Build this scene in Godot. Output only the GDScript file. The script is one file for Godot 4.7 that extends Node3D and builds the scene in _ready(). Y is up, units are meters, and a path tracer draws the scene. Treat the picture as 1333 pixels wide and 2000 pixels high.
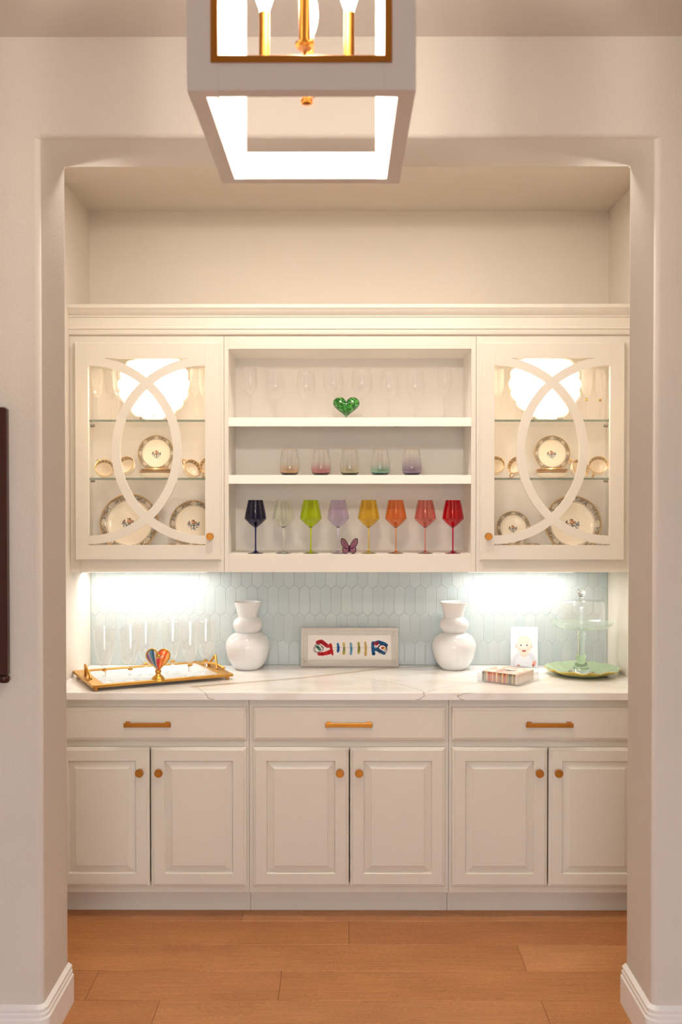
extends Node3D

var M := {}
var boxes := {}
var rng := RandomNumberGenerator.new()

# ------------------------------------------------------------------ helpers
func lin(r: float, g: float, b: float, a := 1.0) -> Color:
	var c := Color(r, g, b).linear_to_srgb()
	c.a = a
	return c

func rgb8(r: float, g: float, b: float) -> Color:
	return Color(r / 255.0, g / 255.0, b / 255.0)

func mat(c: Color, rough := 0.5, metal := 0.0) -> StandardMaterial3D:
	var m := StandardMaterial3D.new()
	m.albedo_color = c
	m.roughness = rough
	m.metallic = metal
	return m

func glow_mat(c: Color, e: float) -> StandardMaterial3D:
	var m := mat(c, 0.4)
	m.emission_enabled = true
	m.emission = c
	m.emission_energy_multiplier = e
	return m

func glass(c: Color) -> StandardMaterial3D:      # solid, refracting
	var m := mat(Color(c.r, c.g, c.b, 0.0), 0.0)
	m.refraction_enabled = true
	m.refraction_scale = 0.05
	return m

func pane_mat(c: Color, a: float) -> StandardMaterial3D:
	var m := mat(Color(c.r, c.g, c.b, a), 0.02)
	m.transparency = BaseMaterial3D.TRANSPARENCY_ALPHA
	return m

func tex_mat(im: Image, rough := 0.5, metal := 0.0) -> StandardMaterial3D:
	var m := mat(Color.WHITE, rough, metal)
	m.albedo_texture = ImageTexture.create_from_image(im)
	return m

func noise_tex(freq: float, octaves: int, sd: int, size := 512) -> NoiseTexture2D:
	var n := FastNoiseLite.new()
	n.seed = sd
	n.frequency = freq
	n.fractal_octaves = octaves
	var t := NoiseTexture2D.new()
	t.width = size
	t.height = size
	t.seamless = true
	t.noise = n
	return t

func relief(m: StandardMaterial3D, t: Texture2D, cm: float, per_metre: float) -> void:
	m.heightmap_enabled = true
	m.heightmap_texture = t
	m.heightmap_scale = cm
	m.uv1_triplanar = true
	m.uv1_world_triplanar = true
	m.uv1_scale = Vector3.ONE * per_metre

func st_new() -> SurfaceTool:
	var st := SurfaceTool.new()
	st.begin(Mesh.PRIMITIVE_TRIANGLES)
	return st

func put(called: String, mesh: Mesh, m: Material, parent: Node, at := Vector3.ZERO) -> MeshInstance3D:
	var o := MeshInstance3D.new()
	o.name = called
	o.mesh = mesh
	o.material_override = m
	o.position = at
	parent.add_child(o, true)
	return o

func tag(o: Node, label: String, category: String, group := "") -> void:
	o.set_meta("label", label)
	o.set_meta("category", category)
	if group:
		o.set_meta("group", group)

func thing(called: String, label: String, category: String, at := Vector3.ZERO, turn := 0.0, group := "") -> Node3D:
	var o := Node3D.new()
	o.name = called
	o.position = at
	o.rotation_degrees.y = turn
	tag(o, label, category, group)
	add_child(o, true)
	return o

func copy(src: Node3D, label: String, at: Vector3, turn := 0.0) -> Node3D:
	var o: Node3D = src.duplicate()
	o.name = src.name
	o.set_meta("label", label)
	o.position = at
	o.rotation_degrees = Vector3(0, turn, 0)
	add_child(o, true)
	return o

func struct(called: String, mesh: Mesh, m: Material, label := "", category := "") -> MeshInstance3D:
	var o := put(called, mesh, m, self)
	o.set_meta("kind", "structure")
	if label:
		tag(o, label, category)
	return o

func tri(st: SurfaceTool, a: Vector3, b: Vector3, c: Vector3, away: Vector3) -> void:
	# a triangle whose front looks away from the point «away»
	var n := (b - a).cross(c - a)
	if n.length_squared() < 1e-18:
		return
	if n.dot((a + b + c) / 3.0 - away) > 0.0:
		for p in [a, c, b]:
			st.add_vertex(p)
	else:
		for p in [a, b, c]:
			st.add_vertex(p)

func add_box(st: SurfaceTool, lo: Vector3, hi: Vector3, bevel := 0.0) -> void:
	st.set_smooth_group(-1)
	var c := (lo + hi) / 2.0
	var h := (hi - lo) / 2.0
	var b: float = min(bevel, min(h.x, min(h.y, h.z)) * 0.9)
	var sg := [-1.0, 1.0]
	for ax in 3:
		var u := (ax + 1) % 3
		var v := (ax + 2) % 3
		for s in sg:
			var q := []
			for k in [[-1, -1], [1, -1], [1, 1], [-1, 1]]:
				var p := Vector3.ZERO
				p[ax] = s * h[ax]
				p[u] = k[0] * (h[u] - b)
				p[v] = k[1] * (h[v] - b)
				q.append(c + p)
			tri(st, q[0], q[1], q[2], c)
			tri(st, q[0], q[2], q[3], c)
		if b > 0.0:
			for su in sg:
				for sv in sg:
					var q2 := []
					for t in sg:
						var p1 := Vector3.ZERO
						p1[ax] = t * (h[ax] - b)
						p1[u] = su * h[u]
						p1[v] = sv * (h[v] - b)
						var p2 := p1
						p2[u] = su * (h[u] - b)
						p2[v] = sv * h[v]
						q2.append(c + p1)
						q2.append(c + p2)
					tri(st, q2[0], q2[1], q2[3], c)
					tri(st, q2[0], q2[3], q2[2], c)
	if b > 0.0:
		for sx in sg:
			for sy in sg:
				for sz in sg:
					tri(st, c + Vector3(sx * h.x, sy * (h.y - b), sz * (h.z - b)), c + Vector3(sx * (h.x - b), sy * h.y, sz * (h.z - b)), c + Vector3(sx * (h.x - b), sy * (h.y - b), sz * h.z), c)

func done(st: SurfaceTool, tangents := false) -> ArrayMesh:
	st.generate_normals()
	if tangents:
		st.generate_tangents()
	return st.commit()

func box(lo: Vector3, hi: Vector3, bevel := 0.0) -> ArrayMesh:
	var key := [lo, hi, bevel]
	if not boxes.has(key):
		var st := st_new()
		add_box(st, lo, hi, bevel)
		boxes[key] = done(st)
	return boxes[key]

func add_lathe(st: SurfaceTool, prof: Array, seg := 40, at := Vector3.ZERO, planar := 0.0, sharp := 35.0) -> void:
	# prof: [r, y] pairs, up the outside, then down the inside; planar: radius for a flat top-down uv
	var group := 1
	var total := 0.0
	for i in prof.size() - 1:
		total += Vector2(prof[i][0], prof[i][1]).distance_to(Vector2(prof[i + 1][0], prof[i + 1][1]))
	var run := 0.0
	for i in prof.size() - 1:
		var p := Vector2(prof[i][0], prof[i][1])
		var q := Vector2(prof[i + 1][0], prof[i + 1][1])
		if i > 0:
			var o := Vector2(prof[i - 1][0], prof[i - 1][1])
			if rad_to_deg(abs((p - o).angle_to(q - p))) > sharp:
				group += 1
		st.set_smooth_group(group)
		var v0 := run / total
		run += p.distance_to(q)
		var v1 := run / total
		for k in seg:
			var a0 := TAU * k / seg
			var a1 := TAU * (k + 1) / seg
			var d0 := Vector2(sin(a0), cos(a0))
			var d1 := Vector2(sin(a1), cos(a1))
			var c := [[p, d0, float(k) / seg, v0], [q, d0, float(k) / seg, v1], [q, d1, float(k + 1) / seg, v1], [p, d1, float(k + 1) / seg, v0]]
			var order := [0, 1, 2, 0, 2, 3]
			if p.x < 1e-6:
				order = [0, 1, 2]
			elif q.x < 1e-6:
				order = [0, 1, 3]
			for j in order:
				var e = c[j]
				var pt: Vector2 = e[0]
				var dd: Vector2 = e[1]
				if planar > 0.0:
					st.set_uv(Vector2(0.5 + pt.x * dd.x / planar / 2.0, 0.5 + pt.x * dd.y / planar / 2.0))
				else:
					st.set_uv(Vector2(e[2], e[3]))
				st.add_vertex(at + Vector3(pt.x * dd.x, pt.y, pt.x * dd.y))

func lathe(prof: Array, seg := 40, planar := 0.0, sharp := 35.0) -> ArrayMesh:
	var st := st_new()
	add_lathe(st, prof, seg, Vector3.ZERO, planar, sharp)
	return done(st)

func curve(pts: Array, n := 4) -> Array:
	# a smooth line through [r, y] points
	var out := []
	for i in pts.size() - 1:
		var p0 := Vector2(pts[max(i - 1, 0)][0], pts[max(i - 1, 0)][1])
		var p1 := Vector2(pts[i][0], pts[i][1])
		var p2 := Vector2(pts[i + 1][0], pts[i + 1][1])
		var p3 := Vector2(pts[min(i + 2, pts.size() - 1)][0], pts[min(i + 2, pts.size() - 1)][1])
		for k in n:
			var v := p1.cubic_interpolate(p2, p0, p3, float(k) / n)
			out.append([max(v.x, 0.0), v.y])
	out.append(pts[-1])
	return out

func extrude(poly: PackedVector2Array, axis: int, a: float, b: float, smooth := true) -> ArrayMesh:
	# axis 0: poly is (z, y) drawn along x; axis 1: poly is (x, z) drawn along y; axis 2: poly is (x, y) drawn along z
	var st := st_new()
	add_extrude(st, poly, axis, a, b, smooth)
	return done(st)

func add_extrude(st: SurfaceTool, poly: PackedVector2Array, axis: int, a: float, b: float, smooth := true) -> void:
	var at := func(p: Vector2, t: float) -> Vector3:
		return Vector3(t, p.y, p.x) if axis == 0 else Vector3(p.x, t, p.y) if axis == 1 else Vector3(p.x, p.y, t)
	var n := poly.size()
	var area := 0.0
	for i in n:
		area += poly[i].cross(poly[(i + 1) % n])
	var sgn := 1.0 if area > 0.0 else -1.0
	var group := 1
	for i in n:
		var p := poly[i]
		var q := poly[(i + 1) % n]
		var o := poly[(i + n - 1) % n]
		if not smooth or rad_to_deg(abs((p - o).angle_to(q - p))) > 32.0:
			group += 1
		st.set_smooth_group(group)
		var e := (q - p) * sgn
		var nrm2 := Vector2(e.y, -e.x)
		var mid := (p + q) / 2.0 - nrm2
		var away: Vector3 = at.call(mid, (a + b) / 2.0)
		tri(st, at.call(p, a), at.call(q, a), at.call(q, b), away)
		tri(st, at.call(p, a), at.call(q, b), at.call(p, b), away)
	var idx := Geometry2D.triangulate_polygon(poly)
	for t in [a, b]:
		group += 1
		st.set_smooth_group(group)
		for k in range(0, idx.size(), 3):
			var inner: Vector3 = at.call(poly[idx[k]], (a + b) / 2.0)
			tri(st, at.call(poly[idx[k]], t), at.call(poly[idx[k + 1]], t), at.call(poly[idx[k + 2]], t), inner)

func add_tube(st: SurfaceTool, pts: Array, r: float, sides := 10, group := 1, closed := false) -> void:
	st.set_smooth_group(group)
	var n := pts.size()
	var rings := []
	for i in n:
		var p: Vector3 = pts[i]
		var nx: Vector3 = pts[(i + 1) % n] if closed else pts[min(i + 1, n - 1)]
		var pv: Vector3 = pts[(i + n - 1) % n] if closed else pts[max(i - 1, 0)]
		var d := (nx - pv).normalized()
		var u := d.cross(Vector3(0.31, 0.77, 0.55)).normalized()
		var w := d.cross(u)
		var ring := []
		for k in sides:
			var a := TAU * k / sides
			ring.append(p + (u * cos(a) + w * sin(a)) * r)
		rings.append(ring)
	var last := n if closed else n - 1
	for i in last:
		var j := (i + 1) % n
		# line the rings up
		var shift := 0
		var best := 1e9
		for s in sides:
			var dist: float = (rings[i][0] + (pts[j] - pts[i])).distance_to(rings[j][s])
			if dist < best:
				best = dist
				shift = s
		var dirn := 1
		for k in sides:
			var k2 := (k + 1) % sides
			var a1: Vector3 = rings[i][k]
			var a2: Vector3 = rings[i][k2]
			var b1: Vector3 = rings[j][(shift + dirn * k) % sides]
			var b2: Vector3 = rings[j][(shift + dirn * k2) % sides]
			var mid: Vector3 = (pts[i] + pts[j]) / 2.0
			tri(st, a1, b1, b2, mid)
			tri(st, a1, b2, a2, mid)
	if not closed:
		st.set_smooth_group(group + 1)
		for e in [[0, 1], [n - 1, n - 2]]:
			for k in sides:
				tri(st, pts[e[0]], rings[e[0]][k], rings[e[0]][(k + 1) % sides], pts[e[1]])

func tube(pts: Array, r: float, sides := 10, closed := false) -> ArrayMesh:
	var st := st_new()
	add_tube(st, pts, r, sides, 1, closed)
	return done(st)

func add_inflate(st: SurfaceTool, outline: Array, centre: Vector2, thick: float, rings := 7, power := 0.5, at := Vector3.ZERO) -> void:
	# a pillow over a closed outline in x, y; uv spans the outline's bounds
	var n := outline.size()
	var lo := Vector2(1e9, 1e9)
	var hi := -lo
	for p in outline:
		lo = lo.min(p)
		hi = hi.max(p)
	st.set_smooth_group(1)
	var pt := func(i: int, k: int, side: float) -> Vector3:
		var s := sin(PI / 2.0 * k / rings)
		var p: Vector2 = centre + (outline[i % n] - centre) * s
		return Vector3(p.x, p.y, side * thick * pow(max(1.0 - s * s, 0.0), power))
	for side in [1.0, -1.0]:
		for k in rings:
			for i in n:
				for t in [[[i, k], [i, k + 1], [i + 1, k + 1]], [[i, k], [i + 1, k + 1], [i + 1, k]]]:
					var a: Vector3 = pt.call(t[0][0], t[0][1], side)
					var b: Vector3 = pt.call(t[1][0], t[1][1], side)
					var c: Vector3 = pt.call(t[2][0], t[2][1], side)
					var nr := (b - a).cross(c - a)
					if nr.length_squared() < 1e-20:
						continue
					var seq := [a, b, c]
					if nr.z * side > 0.0:
						seq = [a, c, b]
					for v in seq:
						st.set_uv(Vector2((v.x - lo.x) / (hi.x - lo.x), 1.0 - (v.y - lo.y) / (hi.y - lo.y)))
						st.add_vertex(at + v)

func inflate(outline: Array, centre: Vector2, thick: float, rings := 7, power := 0.5) -> ArrayMesh:
	var st := st_new()
	add_inflate(st, outline, centre, thick, rings, power)
	return done(st)

func quad(w: float, h: float) -> ArrayMesh:      # upright, front to +z, centred, uv over the whole
	var st := st_new()
	st.set_smooth_group(-1)
	for c in [[-1, -1], [-1, 1], [1, 1], [-1, -1], [1, 1], [1, -1]]:
		st.set_uv(Vector2(0.5 + c[0] * 0.5, 0.5 - c[1] * 0.5))
		st.add_vertex(Vector3(c[0] * w / 2.0, c[1] * h / 2.0, 0))
	return done(st)

func lowest(o: Node, x: Transform3D) -> float:
	var y := 1e9
	if o is Node3D:
		x = x * o.transform
	if o is MeshInstance3D:
		for v in o.mesh.get_faces():
			y = min(y, (x * v).y)
	for c in o.get_children():
		y = min(y, lowest(c, x))
	return y

func rest(o: Node3D, y: float) -> void:          # let a thing down until its lowest point stands at height y
	o.position.y += y - lowest(o, Transform3D())

# ------------------------------------------------------------------ painting
func ell(im: Image, cx: float, cy: float, rx: float, ry: float, c: Color, soft := 0.15, turn := 0.0) -> void:
	var r: float = max(rx, ry) + 2.0
	for y in range(max(0, int(cy - r)), min(im.get_height(), int(cy + r) + 1)):
		for x in range(max(0, int(cx - r)), min(im.get_width(), int(cx + r) + 1)):
			var d := Vector2(x - cx, y - cy).rotated(-turn)
			var q := Vector2(d.x / rx, d.y / ry).length()
			var a := clampf((1.0 - q) / soft + 0.5, 0.0, 1.0) * c.a
			if a > 0.0:
				var o := im.get_pixel(x, y)
				im.set_pixel(x, y, o.lerp(Color(c.r, c.g, c.b), a))

func stroke(im: Image, pts: Array, w0: float, w1: float, c: Color, rough := 0.0) -> void:
	for i in pts.size() - 1:
		var p := Vector2(pts[i][0], pts[i][1])
		var q := Vector2(pts[i + 1][0], pts[i + 1][1])
		var n := int(p.distance_to(q) / max(min(w0, w1) * 0.3, 0.5)) + 1
		for k in n:
			var t := float(k) / n
			var g := (i + t) / (pts.size() - 1)
			var v := p.lerp(q, t)
			var w := lerpf(w0, w1, g) * (1.0 + rough * rng.randf_range(-1, 1))
			var e := c
			if rough > 0.0:
				e = c.lightened(rng.randf() * 0.2) if rng.randf() < 0.5 else c.darkened(rng.randf() * 0.2)
				e.a = c.a
			ell(im, v.x, v.y, w, w, e, 0.5)

func blank(w: int, h: int, c: Color) -> Image:
	var im := Image.create(w, h, false, Image.FORMAT_RGB8)
	im.fill(c)
	return im

func wood_image(sd: int, a: Color, b: Color) -> Image:
	var w := 1024
	var h := 160
	var im := blank(w, h, a)
	var n1 := FastNoiseLite.new()
	n1.seed = sd
	n1.frequency = 0.004
	n1.fractal_octaves = 3
	var n2 := FastNoiseLite.new()
	n2.seed = sd + 9
	n2.frequency = 0.05
	n2.fractal_octaves = 2
	for y in h:
		for x in w:
			var g := n1.get_noise_2d(x, y * 5.0) * 7.0 + y * 0.02
			var ring := 0.5 + 0.5 * sin(g * 9.0)
			var fine := 0.5 + 0.5 * n2.get_noise_2d(x * 0.09, y * 5.0)
			var big := 0.5 + 0.5 * n1.get_noise_2d(x * 0.7 + 500.0, y * 1.2)
			im.set_pixel(x, y, b.lerp(a, clampf((0.34 * ring + 0.50 * fine + 0.35 * big - 0.22) * 1.35, 0.0, 1.0)))
	return im

func plate_image() -> Image:
	var s := 512
	var cream := rgb8(246, 236, 216)
	var im := blank(s, s, cream)
	var n := FastNoiseLite.new()
	n.seed = 4
	n.frequency = 0.075
	n.fractal_octaves = 2
	for y in s:
		for x in s:
			var p := Vector2(x - 255.5, y - 255.5) / 256.0
			var r := p.length()
			var t := p.angle()
			var c := cream
			if r > 0.985:
				c = rgb8(196, 158, 84)
			elif r > 0.955:
				c = rgb8(120, 105, 70).lerp(cream, 0.35)
			elif r > 0.80:
				var band := (r - 0.80) / 0.155
				var blue := 0.5 + 0.5 * sin(t * 4.0 + 0.6)
				c = rgb8(126, 104, 70).lerp(rgb8(134, 124, 108), blue)
				var sc := sin(t * 44.0 + 3.0 * sin(band * 6.0)) * sin(band * 9.4 + 1.6 * sin(t * 22.0))
				if sc > 0.28:
					c = c.lerp(cream, 0.8)
				if n.get_noise_2d(x * 2.0, y * 2.0) > 0.16:
					c = c.darkened(0.45)
				var step := TAU / 8.0
				var dt := fposmod(t + 0.39, step) - step / 2.0
				var e := Vector2(dt * r / 0.115, (band - 0.5) / 0.42).length()
				if e < 1.0:
					c = cream if e > 0.78 or (e < 0.62 and sin(dt * 120.0) * sin(band * 14.0) > -0.1) else rgb8(126, 108, 78)
				var dk := fposmod(t, step) - step / 2.0
				var e2 := Vector2(dk * r / 0.04, (band - 0.55) / 0.36).length()
				if e2 < 1.0:
					c = rgb8(186, 130, 66) if e2 < 0.45 else rgb8(104, 84, 52)
				if band < 0.07 or band > 0.95:
					c = rgb8(104, 84, 58)
			elif r > 0.765 and r < 0.782:
				c = rgb8(130, 106, 74)
			im.set_pixel(x, y, c)
	# the spray of fruit and scrolls in the middle
	var r2 := RandomNumberGenerator.new()
	r2.seed = 12
	for k in 46:
		var a := r2.randf_range(0, TAU)
		var d := sqrt(r2.randf())
		var px := 256.0 + cos(a) * d * 62.0
		var py := 250.0 + sin(a) * d * 34.0
		ell(im, px, py, r2.randf_range(4, 10), r2.randf_range(4, 8), [rgb8(92, 96, 84), rgb8(118, 112, 88), rgb8(96, 104, 112), rgb8(120, 82, 52)][k % 4], 0.3, a)
	for k in 16:
		ell(im, 256 + r2.randf_range(-22, 22), 240 + r2.randf_range(-16, 16), 7, 7, [rgb8(190, 92, 62), rgb8(206, 150, 88), rgb8(140, 60, 48), rgb8(214, 176, 130)][k % 4], 0.3)
	for sg in [-1.0, 1.0]:
		for q in [[18, 288, 16], [42, 282, 13], [15, 312, 12], [56, 262, 11]]:
			var arc := []
			for k in 12:
				var a = sg * (k / 11.0 * 4.6) + 0.6
				arc.append([256 + sg * q[0] + cos(a) * q[2], q[1] + sin(a) * q[2] * 0.9])
			stroke(im, arc, 3.2, 3.2, rgb8(98, 108, 122))
	stroke(im, [[256, 262], [256, 306]], 5, 2, rgb8(96, 92, 86))
	return im

func band_image() -> Image:
	var im := blank(512, 48, rgb8(240, 226, 200))
	for y in 48:
		for x in 512:
			var t := x / 512.0 * TAU
			var b := y / 48.0
			var c := rgb8(132, 104, 66)
			if sin(t * 30.0 + 3.0 * sin(b * 6.0)) * sin(b * 9.0 + 1.4 * sin(t * 15.0)) > 0.2:
				c = rgb8(226, 206, 166)
			if sin(t * 13.0) * sin(t * 29.0 + b * 8.0) > 0.55:
				c = rgb8(98, 76, 46)
			if b < 0.1 or b > 0.9:
				c = rgb8(190, 146, 74)
			im.set_pixel(x, y, c)
	return im

func counter_image() -> Image:
	var w := 1536
	var h := 448
	var im := blank(w, h, rgb8(243, 240, 235))
	var n := FastNoiseLite.new()
	n.seed = 31
	n.frequency = 0.006
	n.fractal_octaves = 4
	for y in h:
		for x in w:
			var v := n.get_noise_2d(x, y * 1.6)
			im.set_pixel(x, y, rgb8(245, 243, 239).lerp(rgb8(226, 219, 208), clampf(v * 0.9, 0, 1)))
	# main veins: points in metres from the left front corner (x, depth from the front edge; below zero = on the edge)
	var veins := [
		[[[0.55, 0.12], [0.75, 0.21], [0.95, 0.30], [1.15, 0.42], [1.35, 0.55], [1.62, 0.64]], 12.0, rgb8(214, 196, 168), 0.5],
		[[[0.55, 0.12], [0.75, 0.21], [0.95, 0.30], [1.15, 0.42], [1.35, 0.55], [1.62, 0.64]], 3.0, rgb8(188, 164, 128), 0.7],
		[[[0.10, 0.04], [0.30, 0.10], [0.55, 0.12], [0.62, 0.0], [0.66, -0.03]], 1.6, rgb8(158, 146, 132), 0.7],
		[[[1.20, 0.36], [1.38, 0.22], [1.47, 0.08], [1.50, 0.0], [1.47, -0.03]], 1.5, rgb8(150, 142, 134), 0.75],
		[[[1.50, 0.0], [1.62, 0.13], [1.85, 0.28], [2.1, 0.36], [2.4, 0.40]], 1.5, rgb8(168, 160, 150), 0.6],
		[[[1.66, -0.03], [1.63, -0.012], [1.68, 0.0], [1.9, 0.06], [2.15, 0.16], [2.41, 0.20]], 1.3, rgb8(160, 148, 134), 0.6],
		[[[0.78, 0.05], [0.84, 0.09], [0.92, 0.13]], 1.6, rgb8(190, 184, 176), 0.6],
		[[[1.02, 0.20], [1.08, 0.15], [1.18, 0.06]], 1.2, rgb8(196, 190, 182), 0.6],
		[[[2.36, -0.03], [2.385, -0.01], [2.41, 0.0]], 2.4, rgb8(130, 116, 100), 0.6],
		[[[0.90, 0.62], [1.10, 0.56], [1.32, 0.60], [1.55, 0.52]], 1.6, rgb8(200, 188, 170), 0.6],
		[[[1.70, 0.62], [1.80, 0.52], [1.98, 0.50], [2.2, 0.58]], 1.4, rgb8(182, 174, 164), 0.6],
	]
	for v in veins:
		var pts := []
		for p in v[0]:
			pts.append([p[0] / 2.41 * w, h - (p[1] + 0.03) / 0.70 * h])
		pts = curve(pts, 5)
		for k in pts.size():
			pts[k] = [pts[k][0] + rng.randf_range(-3, 3), pts[k][1] + rng.randf_range(-2, 2)]
		stroke(im, pts, v[1], v[1] * 0.7, Color(v[2].r, v[2].g, v[2].b, v[3] * 0.22), 0.25)
	return im

func art_image() -> Image:
	var im := blank(512, 176, rgb8(240, 232, 226))
	var red := rgb8(186, 8, 16)
	var blue := rgb8(6, 76, 130)
	stroke(im, [[70, 88], [440, 90]], 1.0, 1.0, rgb8(190, 184, 176))
	stroke(im, [[58, 52], [80, 46], [104, 66], [124, 84]], 13, 10, rgb8(168, 6, 20), 0.15)
	stroke(im, [[66, 136], [96, 134], [128, 124], [142, 116]], 10, 13, red, 0.15)
	stroke(im, [[136, 66], [142, 100], [150, 140]], 8, 5, red, 0.15)
	stroke(im, [[56, 84], [66, 96], [72, 106]], 8, 8, rgb8(40, 92, 72), 0.2)
	for k in 3:
		var loop := []
		for j in 22:
			var a := TAU * j / 21.0 + k
			loop.append([60 + 26 * cos(a) + 8 * sin(k + 2 * a), 90 + 30 * sin(a) + 4 * k])
		stroke(im, loop, 1.0, 1.0, rgb8(60, 40, 44))
	for d in [[182, 62, 122, rgb8(24, 96, 160), rgb8(30, 60, 140)], [218, 56, 134, rgb8(196, 178, 92), rgb8(122, 140, 96)], [262, 58, 138, rgb8(120, 170, 186), rgb8(70, 140, 180)], [310, 54, 130, rgb8(170, 160, 70), rgb8(120, 110, 40)], [352, 50, 144, rgb8(214, 182, 108), rgb8(206, 166, 96)]]:
		stroke(im, [[d[0], d[1]], [d[0] + 4, (d[1] + d[2]) / 2.0], [d[0] + 1, d[2]]], 6, 7, d[3], 0.25)
		stroke(im, [[d[0] + 3, (d[1] + d[2]) / 2.0 - 8], [d[0] + 2, d[2] - 12]], 5, 3, d[4], 0.3)
	stroke(im, [[400, 50], [398, 92], [404, 138]], 8, 9, blue, 0.2)
	stroke(im, [[414, 58], [434, 50], [470, 62], [484, 74]], 11, 9, blue, 0.2)
	stroke(im, [[412, 96], [440, 112], [470, 132]], 11, 8, blue, 0.2)
	stroke(im, [[410, 60], [424, 66], [430, 52]], 9, 6, rgb8(150, 26, 44), 0.2)
	ell(im, 462, 92, 12, 9, rgb8(178, 60, 44), 0.3)
	ell(im, 470, 96, 7, 6, rgb8(214, 190, 90), 0.3)
	for k in 4:
		var loop := []
		for j in 22:
			var a := TAU * j / 21.0 + k * 1.7
			loop.append([458 + (22 + 3 * k) * cos(a), 92 + (20 + 5 * k) * sin(a) + 3 * k])
		stroke(im, loop, 1.0, 1.0, rgb8(40, 34, 44))
	ell(im, 416, 84, 7, 9, rgb8(236, 226, 220), 0.2)
	ell(im, 417, 85, 3, 4, rgb8(30, 30, 50), 0.2)
	return im

func baby_image() -> Image:
	var im := blank(224, 320, rgb8(236, 234, 236))
	ell(im, 112, 300, 108, 110, rgb8(206, 210, 216), 0.25)
	ell(im, 112, 312, 74, 96, rgb8(216, 220, 226), 0.25)
	ell(im, 112, 214, 34, 30, rgb8(244, 206, 186), 0.3)
	for s in [-1.0, 1.0]:
		ell(im, 112 + s * 62, 154, 9, 16, rgb8(242, 188, 164), 0.3)
	ell(im, 112, 146, 60, 74, rgb8(247, 220, 206), 0.2)
	ell(im, 112, 92, 50, 26, Color(0.93, 0.86, 0.78, 0.6), 0.9)
	ell(im, 112, 196, 30, 22, rgb8(250, 214, 194), 0.5)
	for s in [-1.0, 1.0]:
		ell(im, 112 + s * 38, 178, 16, 14, Color(0.96, 0.75, 0.68, 0.5), 1.2)
		ell(im, 112 + s * 25, 146, 11, 6, rgb8(248, 240, 236), 0.4)
		ell(im, 112 + s * 25, 146, 7, 6, rgb8(52, 56, 66), 0.4)
		ell(im, 112 + s * 26, 130, 12, 2.2, Color(0.88, 0.75, 0.66, 0.6), 0.8)
		ell(im, 112 + s * 6, 172, 3, 2, rgb8(214, 142, 122), 0.6)
	ell(im, 112, 166, 8, 8, rgb8(252, 222, 204), 0.8)
	ell(im, 112, 192, 18, 9, rgb8(206, 96, 90), 0.25)
	ell(im, 112, 190, 13, 5, rgb8(92, 36, 36), 0.3)
	ell(im, 112, 186, 8, 2, rgb8(250, 244, 240), 0.4)
	ell(im, 196, 296, 14, 26, rgb8(228, 150, 128), 0.4, 0.4)
	ell(im, 190, 312, 6, 14, rgb8(150, 44, 44), 0.4, 0.3)
	ell(im, 64, 312, 12, 6, rgb8(196, 96, 80), 0.5)
	return im

func card_image() -> Image:
	var im := blank(128, 128, rgb8(238, 200, 176))
	for k in 30:
		ell(im, rng.randf() * 128, rng.randf() * 128, rng.randf_range(10, 30), rng.randf_range(6, 16), [rgb8(246, 220, 200), rgb8(226, 170, 142), rgb8(250, 236, 222), rgb8(214, 150, 130)][k % 4], 0.8, rng.randf() * 3.0)
	stroke(im, [[36, 70], [60, 62], [88, 66]], 3, 5, rgb8(120, 70, 60), 0.3)
	ell(im, 70, 74, 11, 8, rgb8(84, 50, 40), 0.5)
	stroke(im, [[46, 52], [52, 90]], 2, 1, rgb8(170, 70, 56), 0.3)
	return im

func enamel_image() -> Image:
	var im := blank(192, 192, Color.WHITE)
	var cols := [rgb8(120, 60, 120), rgb8(172, 150, 160), rgb8(70, 130, 160), rgb8(22, 78, 112), rgb8(180, 176, 160), rgb8(206, 30, 34), rgb8(190, 20, 40), rgb8(230, 90, 28), rgb8(244, 150, 40), rgb8(226, 84, 24), rgb8(250, 180, 90)]
	for y in 192:
		for x in 192:
			var a := atan2(x - 96.0, 215.0 - y)
			var f := clampf((a + 0.52) / 1.04, 0.0, 0.999) * cols.size()
			var k := int(f)
			var c: Color = cols[k].lerp(cols[min(k + 1, cols.size() - 1)], smoothstep(0.7, 1.0, f - k))
			im.set_pixel(x, y, c)
	return im

func swirl_image() -> Image:
	var im := blank(256, 256, Color.WHITE)
	var n := FastNoiseLite.new()
	n.seed = 8
	n.frequency = 0.008
	n.fractal_octaves = 3
	for y in 256:
		for x in 256:
			var p := Vector2(x - 120.0, y - 96.0)
			var v := sin(p.length() * 0.12 + n.get_noise_2d(x, y) * 9.0 + p.angle() * 1.0)
			var v2 := 0.7 * n.get_noise_2d(x * 1.6 + 90.0, y * 0.9)
			im.set_pixel(x, y, rgb8(10, 84, 22).lerp(rgb8(84, 168, 66), smoothstep(-0.3, 1.1, v * 0.7 + v2)))
	return im

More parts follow.
